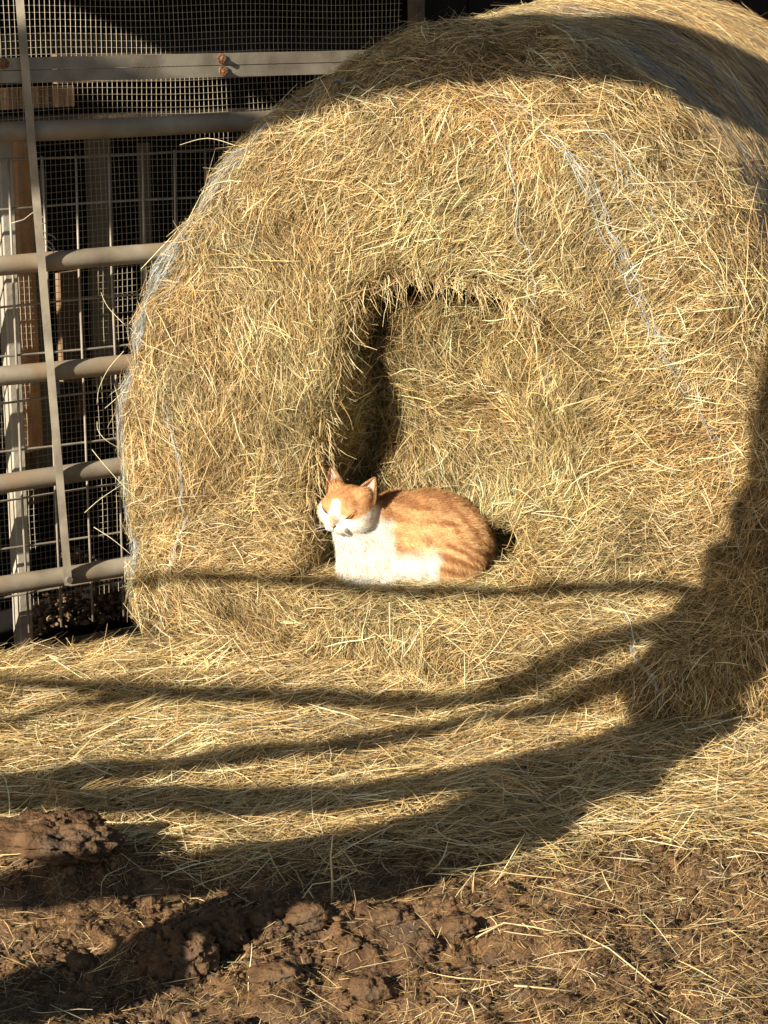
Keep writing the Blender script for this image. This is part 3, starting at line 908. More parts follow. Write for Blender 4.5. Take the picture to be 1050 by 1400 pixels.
def scatter(n, y0, y1, wfun):
    out = []
    tot = 0
    while tot < n:
        y = rng.uniform(y0, y1, n); x = rng.uniform(-0.20, 0.20, n) * (y + 0.3)
        u, v_ = local(x, y)
        k = rng.random(n) < wfun(x, y) * ~((v_ > 0.10) & (np.abs(u - CX) < 0.93) )
        out.append(np.stack([x[k], y[k]], -1)); tot += int(k.sum())
    q = np.concatenate(out)[:n]
    return q[:, 0], q[:, 1]

def add_ground(n, y0, y1, wfun, L0, L1, W0, W1, aniso, h, weights, bright, lift=0.15, bend=0.2, nseg=3, clump=False):
    x, y = scatter(n, y0, y1, wfun)
    zz = ground_z(x, y)
    p = np.stack([x, y, zz], -1)
    nm = ground_normal(x, y)
    th = rng.normal(0, 1, n) * aniso + 0.15 + 0.9 * fbm(x * 3, y * 3, 5.5, 2)
    T = np.stack([np.cos(th), np.sin(th), np.zeros(n)], -1)
    T = unit(T - nm * (T * nm).sum(1)[:, None])
    L = rng.uniform(0, 1, n) ** 1.5 * (L1 - L0) + L0
    W = W0 + (W1 - W0) * rng.random(n) ** 1.8
    cl = 0.66 + 0.42 * vnoise(x * 11, y * 16, 0.0) + 0.28 * vnoise(x * 4, y * 5, 3.0)
    col = hay_colors(n, weights, bright, cl)
    hh = rng.uniform(h[0], h[1], n)
    li = rng.normal(0, lift, n)
    p = p - T * (L * 0.5)[:, None]
    v = strands(p, T, nm, L, W, col, nseg, bend, 0.0, hh)
    V = v[0].reshape(n, nseg + 1, 2, 3)
    s_ = (np.arange(nseg + 1) / nseg)[None, :, None, None] - 0.5
    V += (nm * (np.abs(li) * L)[:, None])[:, None, None, :] * (s_ + 0.4)
    return (V.reshape(-1, 3), v[1], v[2])
matw = lambda x, y: (1 - mudness(x, y))
mudw = lambda x, y: (1 - 0.50 * np.exp(-(((x + 0.12) / 0.36) ** 4 + ((y - 4.08) / 0.16) ** 4))) * mudness(x, y) * (0.30 + 0.40 * sstep(0.0, 0.6, x + 0.5 * fbm(x * 4, y * 4, 8.0, 2)))
parts = [add_ground(64000, 4.0, 6.3, matw, 0.02, 0.11, 0.0006, 0.0015, 0.95, (0.0, 0.030), [2, 2.4, 1.4, 2.6, 2.2, 1.2, 0.8], 1.0, 0.14, nseg=2),
         add_ground(24000, 4.0, 6.3, matw, 0.06, 0.22, 0.0007, 0.0017, 0.70, (0.012, 0.040), [4, 2, 3.5, 2.4, 1.2, 0.6, 0.2], 1.08, 0.10, 0.16, 4),
         add_ground(40000, 4.0, 6.3, matw, 0.012, 0.05, 0.0006, 0.0013, 1.3, (-0.004, 0.02), [1, 2, 0.5, 3, 3, 2.6, 2.6], 0.65, 0.25, nseg=1)]
v, f, c = cat_strands(parts)
obj('strewn_hay', np_mesh('strewn_hay', v, f, c), M_hay, kind='stuff', label='thick mat of loose pale hay strewn over the ground before the bale', cat='hay')
parts = [add_ground(42000, 3.4, 4.9, mudw, 0.005, 0.026, 0.0005, 0.0011, 1.5, (0.0, 0.008), [2, 3, 1, 1, 0.6, 3, 2], 0.8, 0.3, 0.4, 1),
         add_ground(4200, 3.4, 4.9, mudw, 0.02, 0.09, 0.0005, 0.0012, 1.0, (0.002, 0.012), [3, 3, 2, 1, 0.4, 1.5, 1], 0.95, 0.16, 0.3, 3),
         add_ground(160, 3.45, 4.8, mudw, 0.10, 0.24, 0.0006, 0.0013, 0.9, (0.008, 0.02), [3, 1, 4, 0, 0, 0, 0], 1.1, 0.1, 0.15, 5)]
v, f, c = cat_strands(parts)
obj('straw_litter', np_mesh('straw_litter', v, f, c), M_hay, kind='stuff', label='broken straw bits scattered over the brown mud in the foreground', cat='straw')

def net_scrap(x, y, w_, d__, n, label):
    px = x + rng.normal(0, w_, n); py = y + rng.normal(0, d__, n)
    p = np.stack([px, py, ground_z(px, py) + 0.028], -1)
    th = rng.normal(0.1, 0.7, n)
    T = np.stack([np.cos(th), np.sin(th), rng.normal(0, 0.15, n)], -1)
    vv, ff, c3 = strands(p, unit(T), np.tile(EZ, (n, 1)), rng.uniform(0.02, 0.09, n), np.full(n, 0.0006), np.clip(NETC[rng.choice(4, n)] * rng.uniform(.8, 1.3, (n, 1)), 0, .8), 5, 0.6)
    obj('net_scrap', np_mesh('net_scrap', vv, ff, c3), M_string, kind='stuff', label=label, cat='net')
net_scrap(-0.22, 5.30, 0.045, 0.035, 160, 'torn pale blue net scrap lying in the sunlit hay left of centre')
net_scrap(-0.40, 5.27, 0.05, 0.02, 60, 'thin blue net threads half hidden in the hay at left')
net_scrap(0.93, 5.08, 0.05, 0.03, 110, 'grey net scrap in the hay at the right edge')
net_scrap(0.76, 5.42, 0.05, 0.06, 110, 'net threads in the shade at the right foot of the bale')
# crumbs of mud
n = 7000
x, y = scatter(n, 3.45, 4.7, lambda x, y: mudness(x, y) * (0.15 + 0.85 * (vnoise(x * 6, y * 6, 2) > 0.5)))
pp = np.stack([x, y, ground_z(x, y) + 0.002], -1)
lumps('mud_crumbs', pp, 0.002 + 0.011 * rng.random(n) ** 3, M_clod, label='small crumbs of broken mud in the foreground', cat='mud')

# big clods
def clod(x, y, sx, sy, sz, label, seed, lift=0.0):
    import bmesh
    bm = bmesh.new(); bmesh.ops.create_icosphere(bm, subdivisions=5 if sx > 0.058 else 4, radius=1.0)
    bv = np.array([v.co[:] for v in bm.verts]); bf = np.array([[v.index for v in f.verts] for f in bm.faces]); bm.free()
    q = bv * 1.0
    d_ = 0.38 * fbm(q[:, 0] * 1.3 + seed, q[:, 1] * 1.3, q[:, 2] * 1.3, 2) + 0.30 * fbm(q[:, 0] * 3.6 + seed, q[:, 1] * 3.6, q[:, 2] * 3.6, 3, 0.6)
    crack = np.abs(fbm(q[:, 0] * 2.4 + seed * 2, q[:, 1] * 2.4, q[:, 2] * 2.4, 2))
    d_ = d_ - 0.30 * np.exp(-(crack / 0.05) ** 2) + 0.20 * fbm(q[:, 0] * 10 + seed, q[:, 1] * 10, q[:, 2] * 10, 3, 0.7)
    q = q * (1 + d_)[:, None] * np.array([sx, sy, sz])
    a = seed * 1.7
    q = np.stack([q[:, 0] * math.cos(a) * 1 - q[:, 1] * math.sin(a) * .35, q[:, 0] * math.sin(a) * .35 + q[:, 1] * 1.0, q[:, 2]], -1) if False else q
    o = obj('mud_clod', np_mesh('mud_clod', q, bf, smooth=False), M_clod, label=label, cat='mud clod', group='mud clods in the foreground')
    o.location = (x, y, float(ground_z(np.array([x]), np.array([y]))[0]) + sz * 0.25 + lift)
    return o
clod(-0.74, 4.36, 0.155, 0.085, 0.062, 'widest brown mud clod at the left edge, its top catching sun above the shadow', 1.3)
clod(-0.420, 3.955, 0.075, 0.062, 0.070, 'tall reddish clod with a dark cleft, left of the middle foreground', 2.9)
clod(-0.345, 4.040, 0.060, 0.050, 0.058, 'crumbly clod leaning behind the tall reddish one', 4.4)
clod(-0.21, 3.90, 0.055, 0.035, 0.026, 'low smooth grey clod at bottom centre left', 5.1)
clod(-0.035, 3.85, 0.048, 0.032, 0.030, 'rounded smooth clod just right of the low grey one at bottom centre', 6.6)
clod(-0.155, 4.10, 0.048, 0.036, 0.028, 'rough clod at the foot of the upright dry stalk', 7.7)
clod(0.02, 4.12, 0.050, 0.034, 0.026, 'jagged clod on the lit mud bank right of the dry stalk', 8.2)
clod(0.155, 4.07, 0.040, 0.030, 0.026, 'small jagged clod at the right end of the mud bank', 9.5)
clod(-0.255, 4.10, 0.040, 0.034, 0.036, 'small upright clod between the tall reddish one and the dry stalk', 13.3)
clod(-0.07, 4.02, 0.028, 0.024, 0.020, 'small dark clod in front of the mud bank, below the dry stalk', 14.6)
clod(0.09, 4.02, 0.034, 0.026, 0.018, 'broken clod in front of the right half of the mud bank', 15.2)
clod(0.34, 3.78, 0.052, 0.034, 0.016, 'flat clod half sunk in straw at lower right', 10.4)
clod(-0.62, 3.98, 0.030, 0.030, 0.030, 'small clod in the shade left of the tall reddish clod', 11.9)
clod(-0.30, 3.70, 0.050, 0.035, 0.030, 'dark clod at the bottom edge under the tall reddish one', 12.4)

# dry stalk standing in the mud bank
def stalk(name, pts, rad, label, cat='stalk'):
    o = MB().tube(pts, rad, 6).build(name, M_hay, None, True, label=label, cat=cat)
    me = o.data
    ca = me.color_attributes.new(name='tint', type='BYTE_COLOR', domain='POINT')
    ca.data.foreach_set('color', np.tile([0.70, 0.56, 0.30, 1.0], len(ca.data)).astype(np.float32))
    return o
gz = lambda x, y: float(ground_z(np.array([x]), np.array([y]))[0])
x0, y0 = -0.112, 4.22
z0 = gz(x0, y0)
stalk('dry_stalk', [(x0, y0, z0 - 0.02), (x0 + .001, y0, z0 + 0.06), (x0 - .002, y0, z0 + 0.11), (x0 + .003, y0, z0 + 0.165)], [0.0026, 0.0024, 0.0020, 0.0012], 'upright dry straw stalk standing in the lit mud bank')
stalk('bent_stalk', [(x0 - .085, y0 - .05, z0 - 0.01), (x0 - .065, y0 - .04, z0 + 0.03), (x0 - .040, y0 - .03, z0 + 0.062), (x0 + .01, y0 - .02, z0 + 0.066), (x0 + .055, y0 - .01, z0 + 0.085)], 0.0014, 'thin straw bent over in an arch around the upright stalk')
stalk('leaning_stalk', [(x0 - .005, y0 - .06, z0 - 0.01), (x0 - .03, y0 - .05, z0 + 0.025), (x0 - .05, y0 - .04, z0 + 0.055)], 0.0013, 'short straw leaning left at the foot of the upright stalk')
x1, y1 = 0.52, 3.93
z1 = gz(x1, y1)
stalk('long_straw', [(0.395, 4.06, gz(.395, 4.06) + .02), (0.46, 3.98, gz(.46, 3.98) + .016), (0.535, 3.875, gz(.535, 3.875) + .014)], 0.0016, 'long straight straw lying slantwise on the mud at lower right')
stalk('pale_straw', [(0.255, 3.80, gz(.255, 3.80) + .012), (0.31, 3.81, gz(.31, 3.81) + .014), (0.375, 3.815, gz(.375, 3.815) + .012)], 0.0020, 'thick pale straw lying level near the bottom right')
stalk('forked_straw', [(0.19, 4.06, gz(.19, 4.06) + .012), (0.25, 4.08, gz(.25, 4.08) + .016), (0.31, 4.055, gz(.31, 4.055) + .012), (0.38, 4.04, gz(.38, 4.04) + .01)], 0.0016, 'pale forked straw lying on the mud right of the clods')

# ------------------------------------------------------------ the cat
CAT_O = BALE_C + EX * CAT_U + EY * CAT_V + EZ * CAT_Z
_cy = R(4)
CAX = np.array([math.cos(_cy), -math.sin(_cy), 0.0]); CAY = np.array([math.sin(_cy), math.cos(_cy), 0.0])
def cat_world(p):
    p = np.asarray(p, float) * CAT_S
    return CAT_O + p[..., 0:1] * CAX + p[..., 1:2] * CAY + p[..., 2:3] * EZ

# head frame
_yaw, _pit, _rol = R(28), R(6), R(7)
HF = np.array([-math.sin(_yaw) * math.cos(_pit), -math.cos(_yaw) * math.cos(_pit), -math.sin(_pit)])
_U0 = unit(EZ - HF * (EZ @ HF)); _R0 = np.cross(_U0, HF)
HU = _U0 * math.cos(_rol) + _R0 * math.sin(_rol)
HR = np.cross(HU, HF)
HC = np.array([-0.148, -0.045, 0.205])
HS = 1.09
def hp(r_, u_, f_): return HC + (HR * r_ + HU * u_ + HF * f_) * HS

def ell(p, c, r, rot=None):
    q = p - np.asarray(c)
    if rot is not None: q = q @ rot            # columns = axes
    r = np.asarray(r, float)
    k0 = np.linalg.norm(q / r, axis=-1); k1 = np.linalg.norm(q / (r * r), axis=-1)
    return k0 * (k0 - 1) / np.maximum(k1, 1e-6)
def smin(a, b, k):
    h = np.clip(0.5 + 0.5 * (b - a) / k, 0, 1)
    return b * (1 - h) + a * h - k * h * (1 - h)
HM = np.stack([HR, HU, HF], 1)
def roty(a, b=0):
    ca, sa = math.cos(a), math.sin(a)
    return np.array([[ca, 0, -sa], [0, 1, 0], [sa, 0, ca]])
def cat_sdf(p):
    body = ell(p, (0.050, 0.020, 0.125), (0.138, 0.092, 0.114), roty(R(4)))
    body = smin(body, ell(p, (0.128, 0.005, 0.095), (0.093, 0.088, 0.098), roty(R(-20))), 0.03)
    body = smin(body, ell(p, (-0.035, 0.015, 0.130), (0.078, 0.078, 0.103)), 0.03)
    body = smin(body, ell(p, (-0.096, -0.005, 0.090), (0.084, 0.070, 0.090), roty(R(-20))), 0.035)
    body = smin(body, ell(p, (-0.100, -0.050, 0.040), (0.075, 0.045, 0.040)), 0.03)
    body = smin(body, ell(p, (-0.005, -0.030, 0.055), (0.125, 0.062, 0.055)), 0.03)
    body = smin(body, ell(p, (-0.118, -0.018, 0.150), (0.074, 0.064, 0.064)), 0.03)
    # thigh folded against the flank, with a shallow groove above it
    thigh = ell(p, (0.122, -0.058, 0.072), (0.078, 0.048, 0.076), roty(R(-25)))
    body = smin(body, thigh, 0.006)
    shoulder = ell(p, (-0.045, -0.046, 0.085), (0.055, 0.036, 0.075), roty(R(18)))
    body = smin(body, shoulder, 0.012)
    # fore paws tucked under the breast, hind paw
    body = smin(body, ell(p, (-0.118, -0.078, 0.018), (0.034, 0.024, 0.018)), 0.010)
    body = smin(body, ell(p, (-0.062, -0.086, 0.016), (0.038, 0.022, 0.017)), 0.010)
    body = smin(body, ell(p, (0.075, -0.090, 0.014), (0.050, 0.020, 0.016)), 0.010)
    # tail wrapped round the rump
    for c_, r_ in (((0.205, 0.045, 0.055), 0.024), ((0.215, 0.010, 0.040), 0.022), ((0.205, -0.030, 0.028), 0.020), ((0.175, -0.065, 0.020), 0.018)):
        body = smin(body, ell(p, c_, (r_, r_ * 1.3, r_)), 0.014)
    h = ell(p, HC, np.array((0.062, 0.054, 0.056)) * HS, HM)
    h = smin(h, ell(p, hp(0.034, -0.014, 0.016), np.array((0.034, 0.030, 0.032)) * HS, HM), 0.018)
    h = smin(h, ell(p, hp(-0.034, -0.014, 0.016), np.array((0.034, 0.030, 0.032)) * HS, HM), 0.018)
    h = smin(h, ell(p, hp(0, 0.018, 0.034), np.array((0.034, 0.026, 0.022)) * HS, HM), 0.016)     # brow
    h = smin(h, ell(p, hp(0, -0.006, 0.054), np.array((0.013, 0.020, 0.022)) * HS, HM), 0.012)    # bridge
    h = smin(h, ell(p, hp(0.013, -0.029, 0.052), np.array((0.0165, 0.0135, 0.016)) * HS, HM), 0.006)
    h = smin(h, ell(p, hp(-0.013, -0.029, 0.052), np.array((0.0165, 0.0135, 0.016)) * HS, HM), 0.006)
    h = smin(h, ell(p, hp(0, -0.040, 0.044), np.array((0.014, 0.010, 0.014)) * HS, HM), 0.006)    # chin
    for sg in (-1, 1):                                                               # eyelids and the hollow round them
        h = smin(h, ell(p, hp(sg * 0.030, 0.011, 0.040), np.array((0.0155, 0.0125, 0.014)) * HS, HM), 0.004)
        h = smin(h, ell(p, hp(sg * 0.036, 0.040, 0.000), np.array((0.020, 0.022, 0.016)) * HS, HM), 0.012)  # ear roots
    return smin(body, h, 0.016)

def surface_nets(f, lo, hi, h):
    xs = [np.arange(lo[k], hi[k] + h, h) for k in range(3)]
    nx, ny, nz = map(len, xs)
    G = np.empty((nx, ny, nz), np.float32)
    for i in range(nx):
        yy, zz = np.meshgrid(xs[1], xs[2], indexing='ij')
        G[i] = f(np.stack([np.full_like(yy, xs[0][i]), yy, zz], -1))
    S = G < 0
    cnt = np.zeros((nx - 1, ny - 1, nz - 1), np.int32); acc = np.zeros((nx - 1, ny - 1, nz - 1, 3)); ne = np.zeros_like(cnt)
    corners = [(i, j, k) for i in (0, 1) for j in (0, 1) for k in (0, 1)]
    def sl(c): return tuple(slice(c[m], G.shape[m] - 1 + c[m]) for m in range(3))
    for a in corners:
        for m in range(3):
            if a[m] == 0:
                b = list(a); b[m] = 1; b = tuple(b)
                ga, gb = G[sl(a)], G[sl(b)]
                cr = (ga < 0) != (gb < 0)
                t = np.where(cr, ga / np.where(cr, ga - gb, 1), 0)
                pos = np.zeros(acc.shape); pos[...] = a; pos[..., m] = t
                acc += pos * cr[..., None]; ne += cr
    act = ne > 0
    idx = -np.ones(act.shape, int); idx[act] = np.arange(act.sum())
    I = np.argwhere(act)
    V = (I + acc[act] / ne[act][:, None]) * h + np.array(lo)
    F = []
    for m in range(3):
        o1, o2 = [q for q in range(3) if q != m]
        s0 = [slice(1, G.shape[q] - 1) for q in range(3)]; s1 = list(s0)
        s0[m] = slice(0, G.shape[m] - 1); s1[m] = slice(1, G.shape[m])
        A_, B_ = S[tuple(s0)], S[tuple(s1)]
        cr = np.argwhere(A_ != B_)
        flip = A_[tuple(cr.T)]
        base = cr.copy(); base[:, o1] += 1; base[:, o2] += 1
        def at(d1, d2):
            q = base.copy(); q[:, o1] += d1; q[:, o2] += d2
            return idx[tuple(q.T)]
        quad = np.stack([at(-1, -1), at(0, -1), at(0, 0), at(-1, 0)], 1)
        if m == 1: flip = ~flip
        quad[~flip] = quad[~flip][:, ::-1]
        F.append(quad)
    return V, np.concatenate(F)
CV, CF = surface_nets(cat_sdf, (-0.27, -0.14, -0.01), (0.27, 0.15, 0.31), 0.0028)
def sdf_normal(p):
    e = 0.001
    return unit(np.stack([cat_sdf(p + np.eye(3)[k] * e) - cat_sdf(p - np.eye(3)[k] * e) for k in range(3)], -1))

ORANGE = np.array([0.52, 0.275, 0.118]); DEEP = np.array([0.29, 0.120, 0.040]); PALE = np.array([0.78, 0.53, 0.26]); WHITE = np.array([0.86, 0.82, 0.72])
def cat_colour(p):
    x, y, z = p[:, 0], p[:, 1], p[:, 2]
    q = (p - HC) @ HM / HS                          # head-local r,u,f
    r_, u_, f_ = q[:, 0], q[:, 1], q[:, 2]
    wob = 0.017 * fbm(x * 45, y * 45, z * 45, 3)
    # --- body
    w1 = fbm(x * 13, y * 13, z * 13, 2)
    band = np.sin((z * 150 + x * 30 + 4.5 * w1))                       # fine level bars on the flank
    fan = np.sin(np.arctan2(z - 0.02, 0.30 - x) * 42 + 4.0 * fbm(x * 16, y * 16, z * 16, 2))   # fanned bars on the rump
    st = band * (1 - sstep(0.05, 0.11, x)) + fan * sstep(0.05, 0.11, x)
    tick = fbm(x * 30, y * 60, z * 110, 3)
    k = sstep(-0.35, 0.65, st * 0.75 + 1.2 * tick)[:, None]
    light = ORANGE * 0.45 + PALE * 0.55
    body = light * (1 - k) + (ORANGE * 0.28 + DEEP * 0.72) * k
    top = sstep(0.165, 0.225, z)[:, None] * 0.6
    body = body * (1 - top) + (ORANGE * (0.62 + 0.25 * tick[:, None]) + DEEP * 0.38) * top
    pale = np.exp(-(((x - 0.010) / 0.045) ** 2 + ((z - 0.140) / 0.040) ** 2)) + 0.5 * np.exp(-(((x - 0.07) / 0.06) ** 2 + ((z - 0.165 + 0.3 * (x - 0.05)) / 0.012) ** 2))
    pale = np.clip(pale * 0.95 * (y < 0.05) * (0.8 + 0.6 * tick), 0, 1)[:, None]
    body = body * (1 - pale) + PALE * pale
    wl = 1 - sstep(-0.006, 0.006, x - (-0.047 + (0.235 - z).clip(0, 1) * 0.10) + wob)         # white breast and shoulder
    wb = (1 - sstep(-0.034, 0.022, z - 0.100 + wob)) * (1 - sstep(-0.012, 0.012, x - 0.078 - 0.10 * (z - 0.05) + wob))
    wl = wl * (1 - sstep(0.165, 0.195, z))
    w = np.clip(np.maximum(wl, wb), 0, 1)[:, None]
    body = body * (1 - w) + WHITE * w
    # --- head
    hs = np.sin(r_ * 330 + 7 * fbm(x * 28, y * 28, z * 28, 3)) * sstep(0.012, 0.03, u_)
    kh = (sstep(0.0, 1.0, hs + 0.6 * fbm(x * 70, y * 70, z * 70, 2)) * 0.42)[:, None]
    head = ORANGE * 1.05 * (1 - kh) + DEEP * kh
    lighter = np.exp(-((u_ - 0.020) / 0.005) ** 2)[:, None] * 0.15
    head = head * (1 - lighter) + PALE * lighter
    blaze = 1 - sstep(-0.003, 0.004, np.abs(r_ + 0.003) - np.interp(u_, [-0.06, -0.012, 0.006, 0.034, 0.040], [0.2, 0.026, 0.015, 0.009, -0.006]) + 0.4 * wob)
    lowf = 1 - sstep(-0.005, 0.005, u_ + 0.001 - 0.10 * np.maximum(0, np.abs(r_) - 0.03) * 4 + 0.9 * wob)
    w = np.maximum(np.maximum(blaze, lowf) * sstep(-0.03, 0.0, f_), lowf * sstep(-0.055, -0.02, f_))[:, None]
    head = head * (1 - w) + WHITE * w
    # nape is orange only high up
    m = (1 - sstep(0.064, 0.078, np.linalg.norm(q, axis=1)))[:, None]
    col = body * (1 - m) + head * m
    # nose leather
    nz_ = (1 - sstep(0.0055, 0.0085, np.sqrt(r_ ** 2 + ((u_ + 0.020) * 1.1) ** 2)) ) * (f_ > 0.055)
    col = col * (1 - nz_[:, None]) + np.array([0.58, 0.30, 0.22]) * nz_[:, None]
    return col

cat_o = empty('cat', tuple(CAT_O), 'ginger and white cat dozing with closed eyes in the hollow of the hay bale', 'cat')
def cpart(name, me, mat, kind=None, label=None):
    o = obj(name, me, mat, cat_o, kind=kind, label=label)
    o.matrix_parent_inverse = Matrix.Translation(cat_o.location).inverted()
    return o
M_skin = strand_mat('cat_coat', 0.05, 0.75, 0.1)
M_fur = strand_mat('cat_fur', 0.22, 0.55, 0.25)
cpart('body', np_mesh('body', cat_world(CV), CF, cat_colour(CV), smooth=True), M_skin)

# fur
n = 100000
Q0, Q1, Q2, Q3 = [CV[CF[:, k]] for k in range(4)]
ar = np.linalg.norm(np.cross(Q2 - Q0, Q3 - Q1), axis=1)
sel = rng.choice(len(CF), n, p=ar / ar.sum())
u, v_ = rng.random(n)[:, None], rng.random(n)[:, None]
p = (Q0[sel] * (1 - u) + Q1[sel] * u) * (1 - v_) + (Q3[sel] * (1 - u) + Q2[sel] * u) * v_
nn_ = sdf_normal(p)
q = (p - HC) @ HM / HS
inhead = 1 - sstep(0.060, 0.085, np.linalg.norm(q, axis=1))
flow_b = np.stack([np.full(n, 1.0), np.zeros(n), -0.35 - 0.8 * (p[:, 0] < -0.04)], -1)
# on the thigh the coat fans downwards
flow_b[:, 2] -= 1.0 * sstep(0.06, 0.12, p[:, 0]) * sstep(0.12, 0.05, p[:, 2])
nose = hp(0, -0.018, 0.07)
flow_h = unit(p - nose)
fl = unit(unit(flow_b) * (1 - inhead)[:, None] + flow_h * inhead[:, None])
fl = unit(fl - nn_ * (fl * nn_).sum(1)[:, None] + rng.normal(0, 0.20, (n, 3)) + 0.55 * np.stack([fbm(p[:, 0] * 40, p[:, 1] * 40, p[:, 2] * 40 + 9 * k, 2) for k in range(3)], -1))
fl = unit(fl - nn_ * (fl * nn_).sum(1)[:, None])
T = unit(fl + nn_ * rng.uniform(0.15, 0.60, n)[:, None])
L = rng.uniform(0.007, 0.019, n) * (1 - inhead) + rng.uniform(0.003, 0.007, n) * inhead
muz = sstep(0.045, 0.06, q[:, 2]); L = L * (1 - 0.6 * muz)
breast = sstep(-0.02, -0.08, p[:, 0]) * (1 - inhead); L = L * (1 + 0.35 * breast)
cc = cat_colour(p) * rng.uniform(0.80, 1.18, (n, 1)) * (0.86 + 0.28 * vnoise(p[:, 0] * 110, p[:, 1] * 110, p[:, 2] * 110))[:, None]
keep = ~((np.abs(np.abs(q[:, 0]) - 0.031) < 0.013) & (np.abs(q[:, 1] - 0.0045) < 0.0035) & (q[:, 2] > 0.02)) & ~((np.abs(q[:, 0]) < 0.007) & (np.abs(q[:, 1] + 0.020) < 0.006) & (q[:, 2] > 0.05))
vv, ff, c3 = strands(p[keep], T[keep], nn_[keep], L[keep], np.full(keep.sum(), 0.00042), np.clip(cc[keep], 0, 0.88), 2, 0.12, 0.0, -0.0008, taper=0.15)
cpart('fur', np_mesh('fur', cat_world(vv), ff, c3), M_fur, 'stuff')

def on_face(r_, u_):
    """first surface point along the viewing axis of the head"""
    o_ = hp(r_, u_, 0.12)
    for _ in range(60):
        d_ = float(cat_sdf(o_[None])[0])
        if d_ < 0.0004: break
        o_ = o_ - HF * d_ * 0.7
    return o_
def tinted(mb, name, mat, colour, label=None):
    me = bpy.data.meshes.new(name)
    me.from_pydata([tuple(cat_world(np.array(v_[:]))) for v_ in mb.V], [], mb.F)
    ca = me.color_attributes.new(name='tint', type='BYTE_COLOR', domain='POINT')
    ca.data.foreach_set('color', np.tile([*colour, 1.0], len(ca.data)).astype(np.float32))
    for p_ in me.polygons: p_.use_smooth = True
    return cpart(name, me, mat, label=label)
for sg in (-1, 1):
    pts = []
    for t in np.linspace(0, 1, 9):
        r_ = sg * (0.0185 + 0.0215 * t) + 0.002
        u_ = 0.0030 + 0.011 * t - 0.0065 * math.sin(math.pi * t)
        pts.append(on_face(r_, u_) + HF * 0.0058)
    tinted(MB().tube(pts, [0.0005, 0.0009, 0.0012, 0.0014, 0.0015, 0.0016, 0.0016, 0.0013, 0.0006], 6), 'eyelid_line', M_skin, (0.085, 0.035, 0.018))
# nose
nb = MB()
c0_ = on_face(0, -0.020)
for i_ in range(7):
    th = math.pi * i_ / 6
    for j_ in range(10):
        ph = 2 * math.pi * j_ / 10
        w_ = 0.0085 * (1 + 0.35 * math.cos(th))
        nb.V.append(Vector(c0_ + HF * 0.0020 + HU * 0.0055 * math.cos(th) + HR * w_ * math.sin(th) * math.cos(ph) + HF * 0.004 * math.sin(th) * math.sin(ph)))
for i_ in range(6):
    for j_ in range(10):
        j2 = (j_ + 1) % 10
        nb.F.append((i_ * 10 + j_, i_ * 10 + j2, (i_ + 1) * 10 + j2, (i_ + 1) * 10 + j_))
tinted(nb, 'nose', M_skin, (0.62, 0.33, 0.25))
# mouth
mpts = [on_face(0, u_) + HF * 0.0012 for u_ in (-0.0265, -0.031, -0.035)]
tinted(MB().tube(mpts, 0.0007, 5), 'mouth', M_skin, (0.30, 0.13, 0.09))
for sg in (-1, 1):
    mpts = [on_face(sg * r_, u_) + HF * 0.0010 for r_, u_ in ((0, -0.035), (0.006, -0.0405), (0.013, -0.0425), (0.020, -0.040), (0.025, -0.034))]
    tinted(MB().tube(mpts, 0.0008, 5), 'mouth', M_skin, (0.55, 0.36, 0.27))
